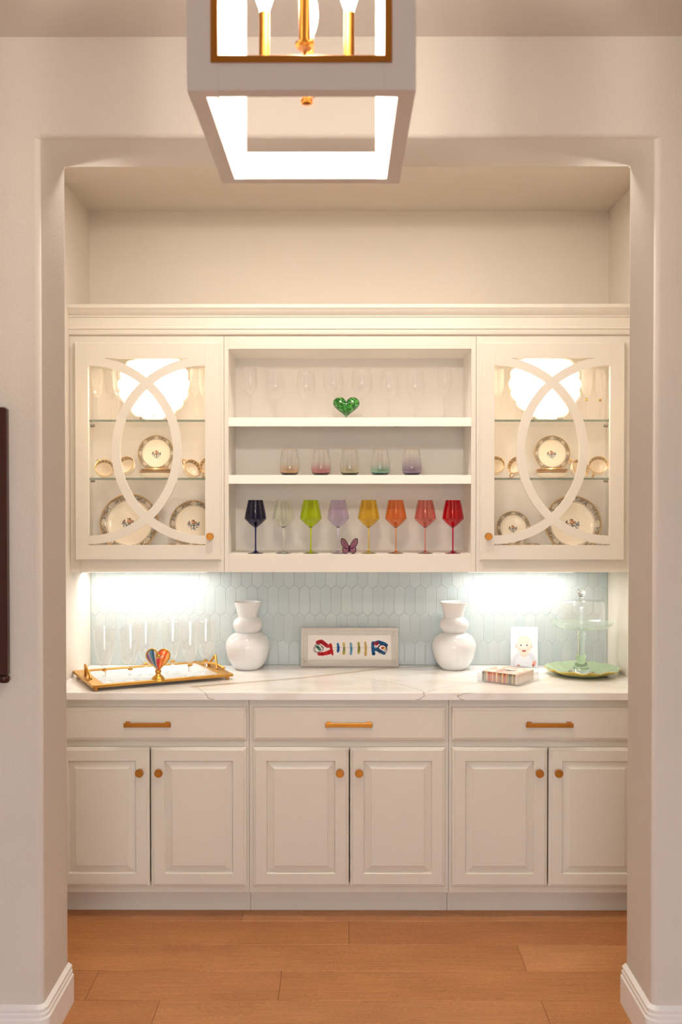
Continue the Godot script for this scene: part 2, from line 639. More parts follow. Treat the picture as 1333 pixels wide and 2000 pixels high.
# ------------------------------------------------------------------ scene
func _ready() -> void:
	rng.seed = 7
	# camera
	var cam := Camera3D.new()
	cam.name = "camera"
	cam.fov = rad_to_deg(2.0 * atan(1000.0 / 1944.0))
	cam.near = 0.05
	cam.far = 60.0
	cam.position = Vector3(0, 1.696, 3.035)
	cam.rotation = Vector3(-atan(30.0 / 1944.0), atan(5.5 / 1944.0), 0)
	var lens := CameraAttributesPhysical.new()
	lens.frustum_focal_length = 23.33
	lens.frustum_focus_distance = 4.3
	lens.exposure_aperture = 4.0
	lens.frustum_near = 0.05
	lens.frustum_far = 60.0
	cam.attributes = lens
	add_child(cam)
	cam.current = true
	# sky: a bright overcast day outside the window behind the camera
	var env := Environment.new()
	env.background_mode = Environment.BG_SKY
	var sky := Sky.new()
	var sm := ProceduralSkyMaterial.new()
	sm.sky_top_color = Color(0.74, 0.77, 0.82)
	sm.sky_horizon_color = Color(0.94, 0.94, 0.94)
	sm.ground_bottom_color = Color(0.42, 0.42, 0.42)
	sm.ground_horizon_color = Color(0.7, 0.71, 0.72)
	sm.sun_angle_max = 1.0
	sky.sky_material = sm
	env.sky = sky
	env.background_energy_multiplier = 10.2
	env.tonemap_mode = Environment.TONE_MAPPER_LINEAR
	env.tonemap_exposure = 1.0
	env.sdfgi_enabled = true
	env.ssao_enabled = true
	env.ssil_enabled = true
	var we := WorldEnvironment.new()
	we.name = "world_environment"
	we.environment = env
	add_child(we)
	# energies of the lamps, all together
	M.bulb_energy = 0.29
	M.bulb_color = Color(1.0, 0.94, 0.87)
	M.led_energy = 0.22
	M.led_color = Color(1.0, 0.985, 0.965)
	M.down_energy = 1.15
	M.down_color = Color(1.0, 0.95, 0.90)
	M.puck_energy = 0.78
	M.puck_color = Color(1.0, 0.91, 0.79)

	materials()
	room()
	base_cabinets()
	countertop()
	upper_cabinets()
	backsplash()
	lantern()
	downlight(-0.40, "left")
	downlight(0.45, "right")
	under_lights()
	wall_frame()
	china()
	clear_stemware()
	colour_glasses()
	counter_things()

func materials() -> void:
	M.wall = mat(rgb8(217, 211, 204), 0.75)
	relief(M.wall, noise_tex(0.045, 3, 3), 0.06, 3.4)
	M.alcove = mat(rgb8(226, 217, 204), 0.8)
	M.ceiling = mat(rgb8(214, 208, 202), 0.85)
	M.trim = mat(rgb8(240, 239, 238), 0.35)
	M.cabinet = mat(rgb8(223, 217, 205), 0.4)
	M.inside = mat(rgb8(249, 244, 236), 0.5)
	M.dark = mat(rgb8(30, 24, 20), 0.8)
	M.brass = mat(rgb8(186, 124, 54), 0.32, 1.0)
	M.gold = mat(rgb8(206, 158, 76), 0.3, 1.0)
	M.leaf = mat(rgb8(208, 158, 78), 0.4, 1.0)
	relief(M.leaf, noise_tex(0.05, 3, 5, 256), 0.05, 12.0)
	M.shelf_glass = pane_mat(rgb8(226, 240, 234), 0.05)
	M.edge_glass = pane_mat(rgb8(70, 104, 88), 0.62)
	M.door_glass = pane_mat(Color.WHITE, 0.015)
	M.clear_solid = glass(lin(0.985, 0.99, 0.985))
	M.clear = pane_mat(rgb8(250, 248, 244), 0.03)
	M.china_white = mat(rgb8(250, 246, 240), 0.18)
	M.china_cream = mat(rgb8(246, 234, 212), 0.2)
	M.milk = mat(rgb8(226, 225, 224), 0.06)
	M.milk.subsurf_scatter_enabled = true
	M.milk.subsurf_scatter_strength = 0.1
	M.grout = mat(rgb8(236, 236, 230), 0.8)
	M.steel = mat(rgb8(120, 112, 100), 0.35, 1.0)
	M.wire = mat(rgb8(112, 92, 70), 0.6)
	M.white_wire = mat(rgb8(206, 196, 182), 0.4)

# ------------------------------------------------------------------ the shell
func round_poly(pts: Array, radii: Array) -> PackedVector2Array:
	var out := PackedVector2Array()
	var n := pts.size()
	for i in n:
		var p: Vector2 = pts[i]
		var r: float = radii[i]
		if r <= 0.0:
			out.append(p)
			continue
		var a: Vector2 = (pts[(i + n - 1) % n] - p).normalized()
		var b: Vector2 = (pts[(i + 1) % n] - p).normalized()
		var c := p + (a + b) * r
		for k in 9:
			var t := k / 8.0 * PI / 2.0
			out.append(c - b * r * cos(t) - a * r * sin(t))
	return out

func room() -> void:
	var zb := -0.285
	var st := st_new()
	add_extrude(st, round_poly([Vector2(-2.6, 0), Vector2(-0.925, 0), Vector2(-0.925, zb), Vector2(-2.6, zb)], [0, 0.018, 0.018, 0]), 1, 0.0, 2.785)
	add_extrude(st, round_poly([Vector2(2.6, 0), Vector2(0.946, 0), Vector2(0.946, zb), Vector2(2.6, zb)], [0, 0.018, 0.018, 0]), 1, 0.0, 2.785)
	add_box(st, Vector3(-2.6, 2.785, zb), Vector3(-0.925, 3.2, 0))
	add_box(st, Vector3(0.946, 2.785, zb), Vector3(2.6, 3.2, 0))
	add_extrude(st, round_poly([Vector2(0, 3.2), Vector2(0, 2.785), Vector2(zb, 2.785), Vector2(zb, 3.2)], [0, 0.018, 0.018, 0]), 0, -0.925, 0.946)
	struct("wall_front", done(st), M.wall, "off-white textured plaster wall with the bullnosed opening of the bar alcove", "wall")
	struct("wall_alcove_left", box(Vector3(-1.34, 0, -1.76), Vector3(-1.18, 3.2, zb)), M.alcove, "left side wall inside the cabinet alcove", "wall")
	struct("wall_alcove_right", box(Vector3(1.228, 0, -1.76), Vector3(1.39, 3.2, zb)), M.alcove, "right side wall inside the cabinet alcove", "wall")
	struct("wall_alcove_back", box(Vector3(-1.18, 0, -1.76), Vector3(1.228, 3.2, -1.6)), M.alcove, "back wall of the alcove, bare above the crown moulding", "wall")
	struct("ceiling_alcove", box(Vector3(-1.18, 3.02, -1.6), Vector3(1.228, 3.2, zb)), M.alcove, "warm lit ceiling of the alcove above the cabinets", "ceiling")
	struct("ceiling", box(Vector3(-2.76, 3.088, 0), Vector3(2.76, 3.24, 5.36)), M.ceiling, "flat pale ceiling of the room above the lantern", "ceiling")
	struct("wall_right", box(Vector3(2.6, 0, 0), Vector3(2.76, 3.2, 5.2)), M.wall, "plain right side wall of the room", "wall")
	struct("wall_left", box(Vector3(-2.76, 0, 0), Vector3(-2.6, 3.2, 5.2)), M.wall, "plain left side wall of the room", "wall")
	var sw := st_new()
	add_box(sw, Vector3(-2.76, 0, 5.2), Vector3(-1.45, 3.2, 5.36))
	add_box(sw, Vector3(1.45, 0, 5.2), Vector3(2.76, 3.2, 5.36))
	add_box(sw, Vector3(-1.45, 0, 5.2), Vector3(1.45, 0.25, 5.36))
	add_box(sw, Vector3(-1.45, 2.35, 5.2), Vector3(1.45, 3.2, 5.36))
	struct("wall_back", done(sw), M.wall, "wall behind the viewer with a wide window", "wall")
	var win := Node3D.new()
	win.name = "window_1"
	win.set_meta("kind", "structure")
	tag(win, "wide white three light window behind the viewer", "window")
	add_child(win)
	var wf := st_new()
	for x in [-1.45, -0.503, 0.443, 1.39]:
		add_box(wf, Vector3(x, 0.25, 5.24), Vector3(x + 0.06, 2.35, 5.32), 0.004)
	for y in [0.25, 2.29]:
		add_box(wf, Vector3(-1.45, y, 5.24), Vector3(1.45, y + 0.06, 5.32), 0.004)
	put("window_frame", done(wf), M.trim, win)
	for x in [-1.39, -0.443, 0.503]:
		put("pane", box(Vector3(x, 0.31, 5.277), Vector3(x + 0.887, 2.29, 5.283)), M.door_glass, win)
	# baseboards, wrapped round the jambs
	for s in [["baseboard_left", -1.0, -0.925, "left"], ["baseboard_right", 1.0, 0.946, "right"]]:
		baseboard(s[0], s[1], s[2], s[3])
	floor_planks()

func baseboard(called: String, side: float, edge: float, word: String) -> void:
	# profile: [how proud of the wall, height]
	var prof := [[0.018, 0.0], [0.018, 0.092], [0.013, 0.098], [0.0145, 0.102], [0.0145, 0.108], [0.010, 0.113], [0.0125, 0.118], [0.0125, 0.124], [0.0, 0.134]]
	var st := st_new()
	var zb := -0.285
	var path := func(d: float) -> Array:    # the run of the board at that distance from the wall
		var out := []
		out.append(Vector2(side * 2.6, d))
		var r := 0.018
		var c := Vector2(edge + side * r, -r)
		for k in 9:
			var t := k / 8.0 * PI / 2.0
			out.append(c + Vector2(-side * sin(t), cos(t)) * (r + d))
		out.append(Vector2(edge - side * d, zb + 0.004))
		out.append(Vector2(edge, zb + 0.004))
		return out
	for i in prof.size() - 1:
		st.set_smooth_group(-1)
		var p0: Array = path.call(prof[i][0])
		var p1: Array = path.call(prof[i + 1][0])
		for k in p0.size() - 1:
			var a := Vector3(p0[k].x, prof[i][1], p0[k].y)
			var b := Vector3(p0[k + 1].x, prof[i][1], p0[k + 1].y)
			var c := Vector3(p1[k].x, prof[i + 1][1], p1[k].y)
			var d := Vector3(p1[k + 1].x, prof[i + 1][1], p1[k + 1].y)
			var away := Vector3(edge + side * 0.14, -0.3, -0.14) if k > 0 else Vector3(side * 1.8, -0.3, -0.3)
			tri(st, a, b, d, away)
			tri(st, a, d, c, away)
	struct(called, done(st), M.trim, "white moulded baseboard wrapping the %s jamb of the opening" % word, "baseboard")

func floor_planks() -> void:
	var fl := Node3D.new()
	fl.name = "floor"
	fl.set_meta("kind", "structure")
	tag(fl, "warm oak floor of wide planks laid crosswise", "floor")
	add_child(fl)
	put("subfloor", box(Vector3(-2.76, -0.16, -1.76), Vector3(2.76, -0.021, 5.36)), M.dark, fl)
	var mats := []
	var tones := [[rgb8(204, 146, 90), rgb8(160, 104, 58)], [rgb8(196, 136, 82), rgb8(152, 96, 52)], [rgb8(210, 152, 96), rgb8(168, 112, 64)], [rgb8(200, 140, 82), rgb8(154, 98, 50)]]
	for k in 4:
		var m := tex_mat(wood_image(20 + k * 7, tones[k][0], tones[k][1]), 0.42)
		mats.append(m)
	# row edges in z, and where planks end in x
	var w := 0.2085
	var known := {3: [0.02], 4: [0.655], 5: [-0.875, -0.222, 1.01], 6: [-0.62, 0.665], 7: [0.0]}
	for row in 30:
		var z1 := -1.125 - 0.2085 + (row - 1) * w
		if row < 2:
			continue
		var z0 := z1 + w
		var ends: Array = known[row].duplicate() if known.has(row) else [fmod(row * 0.77, 1.3) - 0.65]
		while ends[0] > -2.6:
			ends.push_front(ends[0] - 1.5 - fmod(row * 0.37, 0.4))
		while ends[-1] < 2.6:
			ends.append(ends[-1] + 1.45 + fmod(row * 0.29, 0.4))
		for k in ends.size() - 1:
			var a: float = clampf(ends[k], -2.6, 2.6)
			var b: float = clampf(ends[k + 1], -2.6, 2.6)
			if b - a < 0.05 or z0 > 5.2:
				continue
			put("plank", plank(b - a, w), mats[(row * 5 + k * 3 + (row * k) % 2) % 4], fl, Vector3(a, 0, z1))

func plank(l: float, w: float) -> ArrayMesh:
	var st := st_new()
	st.set_smooth_group(-1)
	var e := 0.0016
	var g := 0.0005
	var off := Vector2(rng.randf(), rng.randf())
	var lo := Vector3(g, -0.02, g)
	var hi := Vector3(l - g, 0.0, w - g)
	var top := [Vector3(lo.x + e, 0, lo.z + e), Vector3(hi.x - e, 0, lo.z + e), Vector3(hi.x - e, 0, hi.z - e), Vector3(lo.x + e, 0, hi.z - e)]
	var rim := [Vector3(lo.x, -e * 0.7, lo.z), Vector3(hi.x, -e * 0.7, lo.z), Vector3(hi.x, -e * 0.7, hi.z), Vector3(lo.x, -e * 0.7, hi.z)]
	var low := [Vector3(lo.x, -0.02, lo.z), Vector3(hi.x, -0.02, lo.z), Vector3(hi.x, -0.02, hi.z), Vector3(lo.x, -0.02, hi.z)]
	var c := Vector3(l / 2, -0.01, w / 2)
	var f := func(a: Vector3, b: Vector3, d: Vector3) -> void:
		var n := (b - a).cross(d - a)
		var s := [a, b, d] if n.dot((a + b + d) / 3.0 - c) < 0.0 else [a, d, b]
		for v in s:
			st.set_uv(Vector2(v.x / 1.7, v.z / w * 0.96 + 0.02) + Vector2(off.x, 0.0))
			st.add_vertex(v)
	f.call(top[0], top[1], top[2])
	f.call(top[0], top[2], top[3])
	for i in 4:
		var j := (i + 1) % 4
		f.call(top[i], top[j], rim[j])
		f.call(top[i], rim[j], rim[i])
		f.call(rim[i], rim[j], low[j])
		f.call(rim[i], low[j], low[i])
	return done(st)

# ------------------------------------------------------------------ cabinets
func rings(st: SurfaceTool, w: float, h: float, steps: Array, fill := true) -> void:
	# nested rectangles: [inset, z]
	st.set_smooth_group(-1)
	var corners := func(s: Array) -> Array:
		var x: float = w / 2.0 - s[0]
		var y: float = h / 2.0 - s[0]
		return [Vector3(-x, -y, s[1]), Vector3(x, -y, s[1]), Vector3(x, y, s[1]), Vector3(-x, y, s[1])]
	for i in steps.size() - 1:
		var a: Array = corners.call(steps[i])
		var b: Array = corners.call(steps[i + 1])
		for k in 4:
			var j := (k + 1) % 4
			var away: Vector3 = (a[k] + a[j] + b[k] + b[j]) / 4.0
			var n: Vector3 = (a[j] - a[k]).cross(b[j] - a[k])
			if n.z < 0.0 or (abs(n.z) < 1e-9 and n.dot(away * Vector3(1, 1, 0)) < 0.0):
				n = -n
			tri(st, a[k], a[j], b[j], away - n.normalized())
			tri(st, a[k], b[j], b[k], away - n.normalized())
	if fill:
		var q: Array = corners.call(steps[-1])
		tri(st, q[0], q[1], q[2], Vector3(0, 0, -9))
		tri(st, q[0], q[2], q[3], Vector3(0, 0, -9))

func knob(parent: Node, at: Vector3, r := 0.0165) -> void:
	var m := lathe([[0.0, 0.0], [0.008, 0.0], [0.0065, 0.012], [0.008, 0.016], [r * 0.94, 0.018], [r, 0.020], [r, 0.0265], [r * 0.93, 0.0285], [r * 0.86, 0.0285], [r * 0.82, 0.0275], [0.0, 0.0275]], 32, 0.0, 20.0)
	var k := put("knob", m, M.brass, parent, at)
	k.rotation_degrees.x = 90

func base_cabinets() -> void:
	var zf := -0.965
	var units := [
		["base cabinet behind the left jamb, under the gold tray", -1.18, -0.382, -1.165, -0.391, -0.782, -0.777, -0.787],
		["middle base cabinet, under the framed fish painting", -0.382, 0.423, -0.366, 0.409, 0.0203, 0.0252, 0.02],
		["base cabinet behind the right jamb, under the cake stand", 0.423, 1.228, 0.434, 1.215, 0.8187, 0.8235, 0.823]]
	for u in units:
		var t := thing("base_cabinet", "white " + u[0], "cabinet", Vector3((u[1] + u[2]) / 2.0, 0, zf))
		var cx: float = (u[1] + u[2]) / 2.0
		var l: float = u[1] - cx + 0.0006
		var r: float = u[2] - cx - 0.0006
		var body := st_new()
		add_box(body, Vector3(l, 0.096, -0.62), Vector3(l + 0.016, 0.882, -0.019))
		add_box(body, Vector3(r - 0.016, 0.096, -0.62), Vector3(r, 0.882, -0.019))
		add_box(body, Vector3(l, 0.096, -0.62), Vector3(r, 0.112, -0.019))
		add_box(body, Vector3(l, 0.096, -0.632), Vector3(r, 0.882, -0.62))
		add_box(body, Vector3(l, 0.87, -0.62), Vector3(r, 0.882, -0.019))
		put("body", done(body), M.cabinet, t)
		var ff := st_new()
		for b in [[l, 0.096, u[3] - cx + 0.012, 0.882], [u[4] - cx - 0.012, 0.096, r, 0.882], [u[3] - cx + 0.012, 0.838, u[4] - cx - 0.012, 0.882], [u[3] - cx + 0.012, 0.675, u[4] - cx - 0.012, 0.728], [u[3] - cx + 0.012, 0.096, u[4] - cx - 0.012, 0.138]]:
			add_box(ff, Vector3(b[0], b[1], -0.019), Vector3(b[2], b[3], 0.0), 0.0008)
		put("face_frame", done(ff), M.cabinet, t)
		put("toe_kick", box(Vector3(l, 0.0, -0.075), Vector3(r, 0.0955, -0.057), 0.001), M.cabinet, t)
		# drawer
		var dw: float = u[4] - u[3]
		var dst := st_new()
		rings(dst, dw, 0.134, [[0.0, 0.0005], [0.0, 0.013], [0.003, 0.016], [0.010, 0.018], [0.012, 0.020]])
		add_box(dst, Vector3(-dw / 2 + 0.03, -0.04, -0.45), Vector3(dw / 2 - 0.03, 0.05, 0.0004))
		var d := put("drawer", done(dst), M.cabinet, t, Vector3((u[3] + u[4]) / 2.0 - cx, 0.783, 0))
		var hst := st_new()
		add_box(hst, Vector3(-0.0945, -0.0085, 0.030), Vector3(0.0945, 0.0085, 0.040), 0.0016)
		for s in [-1.0, 1.0]:
			add_box(hst, Vector3(s * 0.080 - 0.009, -0.007, 0.0195), Vector3(s * 0.080 + 0.009, 0.012, 0.032), 0.0012)
		put("handle", done(hst), M.brass, d, Vector3(u[7] - (u[3] + u[4]) / 2.0, -0.001, 0))
		# a pair of raised-panel doors
		for k in 2:
			var x0: float = u[3] if k == 0 else u[6]
			var x1: float = u[5] if k == 0 else u[4]
			var w := x1 - x0
			var h := 0.564
			var fr := st_new()
			rings(fr, w, h, [[0.006, 0.0005], [0.0, 0.0005], [0.0, 0.012], [0.003, 0.0155], [0.010, 0.0175], [0.012, 0.020], [0.054, 0.020], [0.057, 0.0165], [0.059, 0.011], [0.0595, 0.004]], false)
			var dr := put("door", done(fr), M.cabinet, t, Vector3((x0 + x1) / 2.0 - cx, 0.407, 0))
			var pn := st_new()
			rings(pn, w - 0.117, h - 0.117, [[0.0, 0.0035], [0.0, 0.010], [0.002, 0.0105], [0.026, 0.0175], [0.028, 0.0192]])
			put("panel", done(pn), M.cabinet, dr)
			knob(dr, Vector3((w / 2.0 - 0.036) * (1.0 if k == 0 else -1.0), 0.1835, 0.0198))

func countertop() -> void:
	var im := counter_image()
	var m := tex_mat(im, 0.16)
	var st := st_new()
	st.set_smooth_group(-1)
	var x0 := -1.1795
	var x1 := 1.2275
	var y0 := 0.883
	var y1 := 0.912
	var zf := -0.935
	var zb := -1.5995
	var e := 0.003
	# front edge and top share one unrolled sheet, so that the veins run over the corner
	var prof := [[zf, y0, -0.029], [zf, y1 - e, -e], [zf - e * 0.3, y1 - e * 0.3, 0.0], [zf - e, y1, 0.001], [zb, y1, 0.666]]
	for i in prof.size() - 1:
		var p = prof[i]
		var q = prof[i + 1]
		var c := [[x0, p], [x0, q], [x1, q], [x0, p], [x1, q], [x1, p]]
		for v in c:
			st.set_uv(Vector2((v[0] - x0) / 2.41, 1.0 - (v[1][2] + 0.03) / 0.70))
			st.add_vertex(Vector3(v[0], v[1][1], v[1][0]))
	st.set_uv(Vector2(0.3, 0.3))
	tri(st, Vector3(x0, y0, zf), Vector3(x1, y0, zf), Vector3(x1, y0, zb), Vector3(0, 2, -1.2))
	tri(st, Vector3(x0, y0, zf), Vector3(x1, y0, zb), Vector3(x0, y0, zb), Vector3(0, 2, -1.2))
	for x in [x0, x1]:
		tri(st, Vector3(x, y0, zf), Vector3(x, y1, zf - e), Vector3(x, y1, zb), Vector3(0, 0.9, -1.2))
		tri(st, Vector3(x, y0, zf), Vector3(x, y1, zb), Vector3(x, y0, zb), Vector3(0, 0.9, -1.2))
	var o := put("countertop", done(st), m, self)
	tag(o, "white quartz countertop with golden grey veins over the base cabinets", "countertop")

func upper_cabinets() -> void:
	var zf := -1.25
	for s in [[-1.18, -0.5155, -1.151, -0.533, -1.096, -0.595, "left", 1.0], [0.569, 1.228, 0.59, 1.2, 0.645, 1.14, "right", -1.0]]:
		glass_cabinet(s, zf)
	# open shelves in the middle
	var t := thing("open_shelf_unit", "white open shelf unit holding coloured glasses between the two glass-door cabinets", "shelf unit", Vector3(0.026, 1.37, zf))
	var l := -0.5415 + 0.0006
	var r := 0.543 - 0.0006
	var b := st_new()
	add_box(b, Vector3(l, 0.06, -0.345), Vector3(-0.528, 1.018, -0.019))
	add_box(b, Vector3(0.528, 0.06, -0.345), Vector3(r, 1.018, -0.019))
	add_box(b, Vector3(-0.528, 0.06, -0.345), Vector3(0.528, 1.018, -0.336))
	add_box(b, Vector3(-0.528, 0.966, -0.336), Vector3(0.528, 1.018, -0.019))
	put("body", done(b), M.inside, t)
	put("shelf", box(Vector3(-0.5275, 0.058, -0.336), Vector3(0.5275, 0.077, -0.019)), M.inside, t)
	for y in [[1.998, 2.036], [1.751, 1.789]]:
		var sh := st_new()
		add_box(sh, Vector3(-0.5275, y[1] - 1.37 - 0.019, -0.335), Vector3(0.5275, y[1] - 1.37, -0.019), 0.0005)
		add_box(sh, Vector3(-0.5225, y[0] - 1.37, -0.019), Vector3(0.5225, y[1] - 1.37, -0.0006), 0.001)
		put("shelf", done(sh), M.inside, t)
	var ff := st_new()
	add_box(ff, Vector3(l, 0.0, -0.019), Vector3(-0.522, 1.018, 0), 0.001)
	add_box(ff, Vector3(0.522, 0.0, -0.019), Vector3(r, 1.018, 0), 0.001)
	add_box(ff, Vector3(-0.522, 0.0, -0.019), Vector3(0.522, 0.077, 0), 0.001)
	add_box(ff, Vector3(-0.522, 0.96, -0.019), Vector3(0.522, 1.018, 0), 0.001)
	put("face_frame", done(ff), M.cabinet, t)
	for x in [-0.512, 0.512]:
		put("shelf_clip", box(Vector3(x - 0.006, 0.6405, -0.10), Vector3(x + 0.006, 0.646, -0.05), 0.001), M.steel, t)
	# crown
	var poly := PackedVector2Array([Vector2(-1.585, 2.388), Vector2(-1.246, 2.388), Vector2(-1.240, 2.392), Vector2(-1.238, 2.400), Vector2(-1.238, 2.412), Vector2(-1.234, 2.414), Vector2(-1.234, 2.421), Vector2(-1.237, 2.424), Vector2(-1.237, 2.462), Vector2(-1.233, 2.465), Vector2(-1.233, 2.470), Vector2(-1.228, 2.476), Vector2(-1.219, 2.486), Vector2(-1.215, 2.496), Vector2(-1.211, 2.500), Vector2(-1.211, 2.513), Vector2(-1.214, 2.516), Vector2(-1.585, 2.516)])
	var cr := put("crown_molding", extrude(poly, 0, -1.1796, 1.2276), M.cabinet, self)
	tag(cr, "long white crown molding capping the wall cabinets below the bare alcove wall", "molding")

func glass_cabinet(s: Array, zf: float) -> void:
	var cx: float = (s[0] + s[1]) / 2.0
	var t := thing("wall_cabinet", "white glass-door wall cabinet of china %s of the open shelves" % s[6], "cabinet", Vector3(cx, 1.37, zf))
	var l: float = s[0] - cx + 0.0006
	var r: float = s[1] - cx - 0.0006
	var b := st_new()
	add_box(b, Vector3(l, 0.0, -0.345), Vector3(l + 0.014, 1.018, -0.019))
	add_box(b, Vector3(r - 0.014, 0.0, -0.345), Vector3(r, 1.018, -0.019))
	add_box(b, Vector3(l + 0.014, 0.0, -0.345), Vector3(r - 0.014, 1.018, -0.336))
	add_box(b, Vector3(l + 0.014, 1.0, -0.336), Vector3(r - 0.014, 1.018, -0.019))
	add_box(b, Vector3(l + 0.014, 0.06, -0.336), Vector3(r - 0.014, 0.077, -0.019))
	put("body", done(b), M.inside, t)
	var dl: float = s[2] - cx
	var dr: float = s[3] - cx
	var gl: float = s[4] - cx
	var gr: float = s[5] - cx
	var ff := st_new()
	add_box(ff, Vector3(l, 0.0, -0.019), Vector3(dl + 0.012, 1.018, 0), 0.001)
	add_box(ff, Vector3(dr - 0.012, 0.0, -0.019), Vector3(r, 1.018, 0), 0.001)
	add_box(ff, Vector3(dl + 0.012, 0.0, -0.019), Vector3(dr - 0.012, 0.07, 0), 0.001)
	add_box(ff, Vector3(dl + 0.012, 0.968, -0.019), Vector3(dr - 0.012, 1.018, 0), 0.001)
	put("face_frame", done(ff), M.cabinet, t)
	# the door
	var y0 := 0.057
	var y1 := 0.981
	var gy0 := 0.1175
	var gy1 := 0.918
	var d := Node3D.new()
	d.name = "door"
	d.position = Vector3(0, 0, 0.0008)
	t.add_child(d, true)
	for k in [[dl, y0, gl, y1, "stile"], [gr, y0, dr, y1, "stile"], [gl, y0, gr, gy0, "rail"], [gl, gy1, gr, y1, "rail"]]:
		var st := st_new()
		add_box(st, Vector3(k[0], k[1], 0.0), Vector3(k[2], k[3], 0.0195), 0.0006)
		put(k[4], done(st), M.cabinet, d)
	var lip := st_new()
	rings(lip, dr - dl + 0.012, y1 - y0 + 0.012, [[0.0, 0.0], [0.0, 0.008], [0.004, 0.011], [0.0062, 0.012]], false)
	put("edge_bead", done(lip), M.cabinet, d, Vector3((dl + dr) / 2.0, (y0 + y1) / 2.0, 0))
	put("pane", box(Vector3(gl - 0.008, gy0 - 0.008, 0.005), Vector3(gr + 0.008, gy1 + 0.008, 0.008)), M.door_glass, d)
	var ym := 1.893 - 1.37
	for q in [[gl, 1.0], [gr, -1.0]]:
		var arc := PackedVector2Array()
		var R := 0.3825
		for k in 49:
			var a := -PI / 2 + PI * k / 48.0
			arc.append(Vector2(q[0] + q[1] * cos(a) * (R + 0.0185), ym + sin(a) * (R + 0.0185)))
		for k in 49:
			var a := PI / 2 - PI * k / 48.0
			arc.append(Vector2(q[0] + q[1] * cos(a) * (R - 0.0185), ym + sin(a) * (R - 0.0185)))
		put("curved_muntin", extrude(arc, 2, 0.009, 0.0205 if q[1] > 0 else 0.0212), M.cabinet, d)
	knob(d, Vector3(-0.572 - cx if s[7] > 0 else 0.618 - cx, 1.526 - 1.37, 0.0195), 0.0162)
	# glass shelves lie on pins
	for y in [[2.031, "upper"], [1.778, "lower"]]:
		var g := thing("glass_shelf", "clear glass shelf with green edge, %s one in the %s glass-door cabinet" % [y[1], s[6]], "shelf", Vector3(cx, y[0], 0), 0.0, "glass shelves")
		put("slab", box(Vector3(l + 0.016, -0.0095, -1.582), Vector3(r - 0.016, 0.0, -1.301)), M.shelf_glass, g)
		put("polished_edge", box(Vector3(l + 0.016, -0.0095, -1.301), Vector3(r - 0.016, 0.0, -1.2995)), M.edge_glass, g)
		for x in [l + 0.0145, r - 0.0145 - 0.02]:
			for z in [-1.34, -1.54]:
				put("shelf_pin", box(Vector3(x - cx * 0 + cx, y[0] - 0.016, z - 0.004) - t.position, Vector3(x + cx + 0.02, y[0] - 0.0098, z + 0.004) - t.position, 0.001), M.steel, t)
	# puck lamp under the top
	var p := thing("puck_light", "small round puck lamp under the top of the %s glass-door cabinet" % s[6], "lamp", Vector3(cx + 0.02 * s[7], 2.3695, -1.40), 0.0, "cabinet puck lamps")
	put("housing", lathe([[0.0, -0.012], [0.026, -0.012], [0.027, -0.014], [0.034, -0.014], [0.036, -0.011], [0.036, 0.0], [0.0, 0.0]], 32), M.trim, p)
	put("diffuser", lathe([[0.0, -0.0145], [0.02, -0.0142], [0.026, -0.0125], [0.0, -0.0124]], 32), glow_mat(M.puck_color, 4.0), p)
	var o := SpotLight3D.new()
	o.name = "puck_glow"
	o.light_color = M.puck_color
	o.light_energy = M.puck_energy
	o.light_size = 0.026
	o.spot_range = 8.0
	o.spot_angle = 82.0
	o.spot_attenuation = 2.0
	o.spot_angle_attenuation = 0.6
	o.shadow_enabled = true
	o.position = Vector3(0, -0.017, 0)
	o.rotation_degrees.x = -90
	p.add_child(o)

func backsplash() -> void:
	var t := thing("backsplash", "pale blue picket tile backsplash between countertop and wall cabinets", "backsplash", Vector3(0.024, 0.912, -1.5995))
	put("grout_bed", box(Vector3(-1.2035, 0.0005, 0.0), Vector3(1.2035, 0.4575, 0.0076)), M.grout, t)
	var w := 0.0489
	var pitch := 0.128
	var tip := 0.0186
	var g := 0.0006
	var mats := []
	for k in 4:
		mats.append(mat([rgb8(194, 203, 202), rgb8(190, 201, 201), rgb8(197, 205, 203), rgb8(192, 201, 199)][k], 0.12))
	var full := [Vector2(-w / 2 + g, -pitch / 2 + tip / 2), Vector2(0, -pitch / 2 - tip / 2 + g), Vector2(w / 2 - g, -pitch / 2 + tip / 2), Vector2(w / 2 - g, pitch / 2 - tip / 2), Vector2(0, pitch / 2 + tip / 2 - g), Vector2(-w / 2 + g, pitch / 2 - tip / 2)]
	var cache := {}
	for row in 4:
		var cy := 0.109 + (row - 0.5) * pitch
		for k in range(-26, 28):
			var cx := (k + (0.5 if row % 2 else 0.0)) * w - 0.0108
			var lo := Vector2(-1.203 - cx, 0.001 - cy)
			var hi := Vector2(1.203 - cx, 0.457 - cy)
			var clip := PackedVector2Array([lo, Vector2(hi.x, lo.y), hi, Vector2(lo.x, hi.y)])
			var got := Geometry2D.intersect_polygons(PackedVector2Array(full), clip)
			if got.is_empty():
				continue
			var key := str(got[0].size()) + str(lo.x > -w / 2) + str(hi.x < w / 2) + str(row)
			if lo.x > -w / 2 or hi.x < w / 2:
				key += str(k)
			if not cache.has(key):
				cache[key] = tile_mesh(got[0])
			if cache[key] == null:
				continue
			var o := put("tile", cache[key], mats[rng.randi() % 4], t, Vector3(cx, cy, 0.004))
			o.rotation = Vector3(rng.randf_range(-0.003, 0.003), rng.randf_range(-0.004, 0.004), 0)

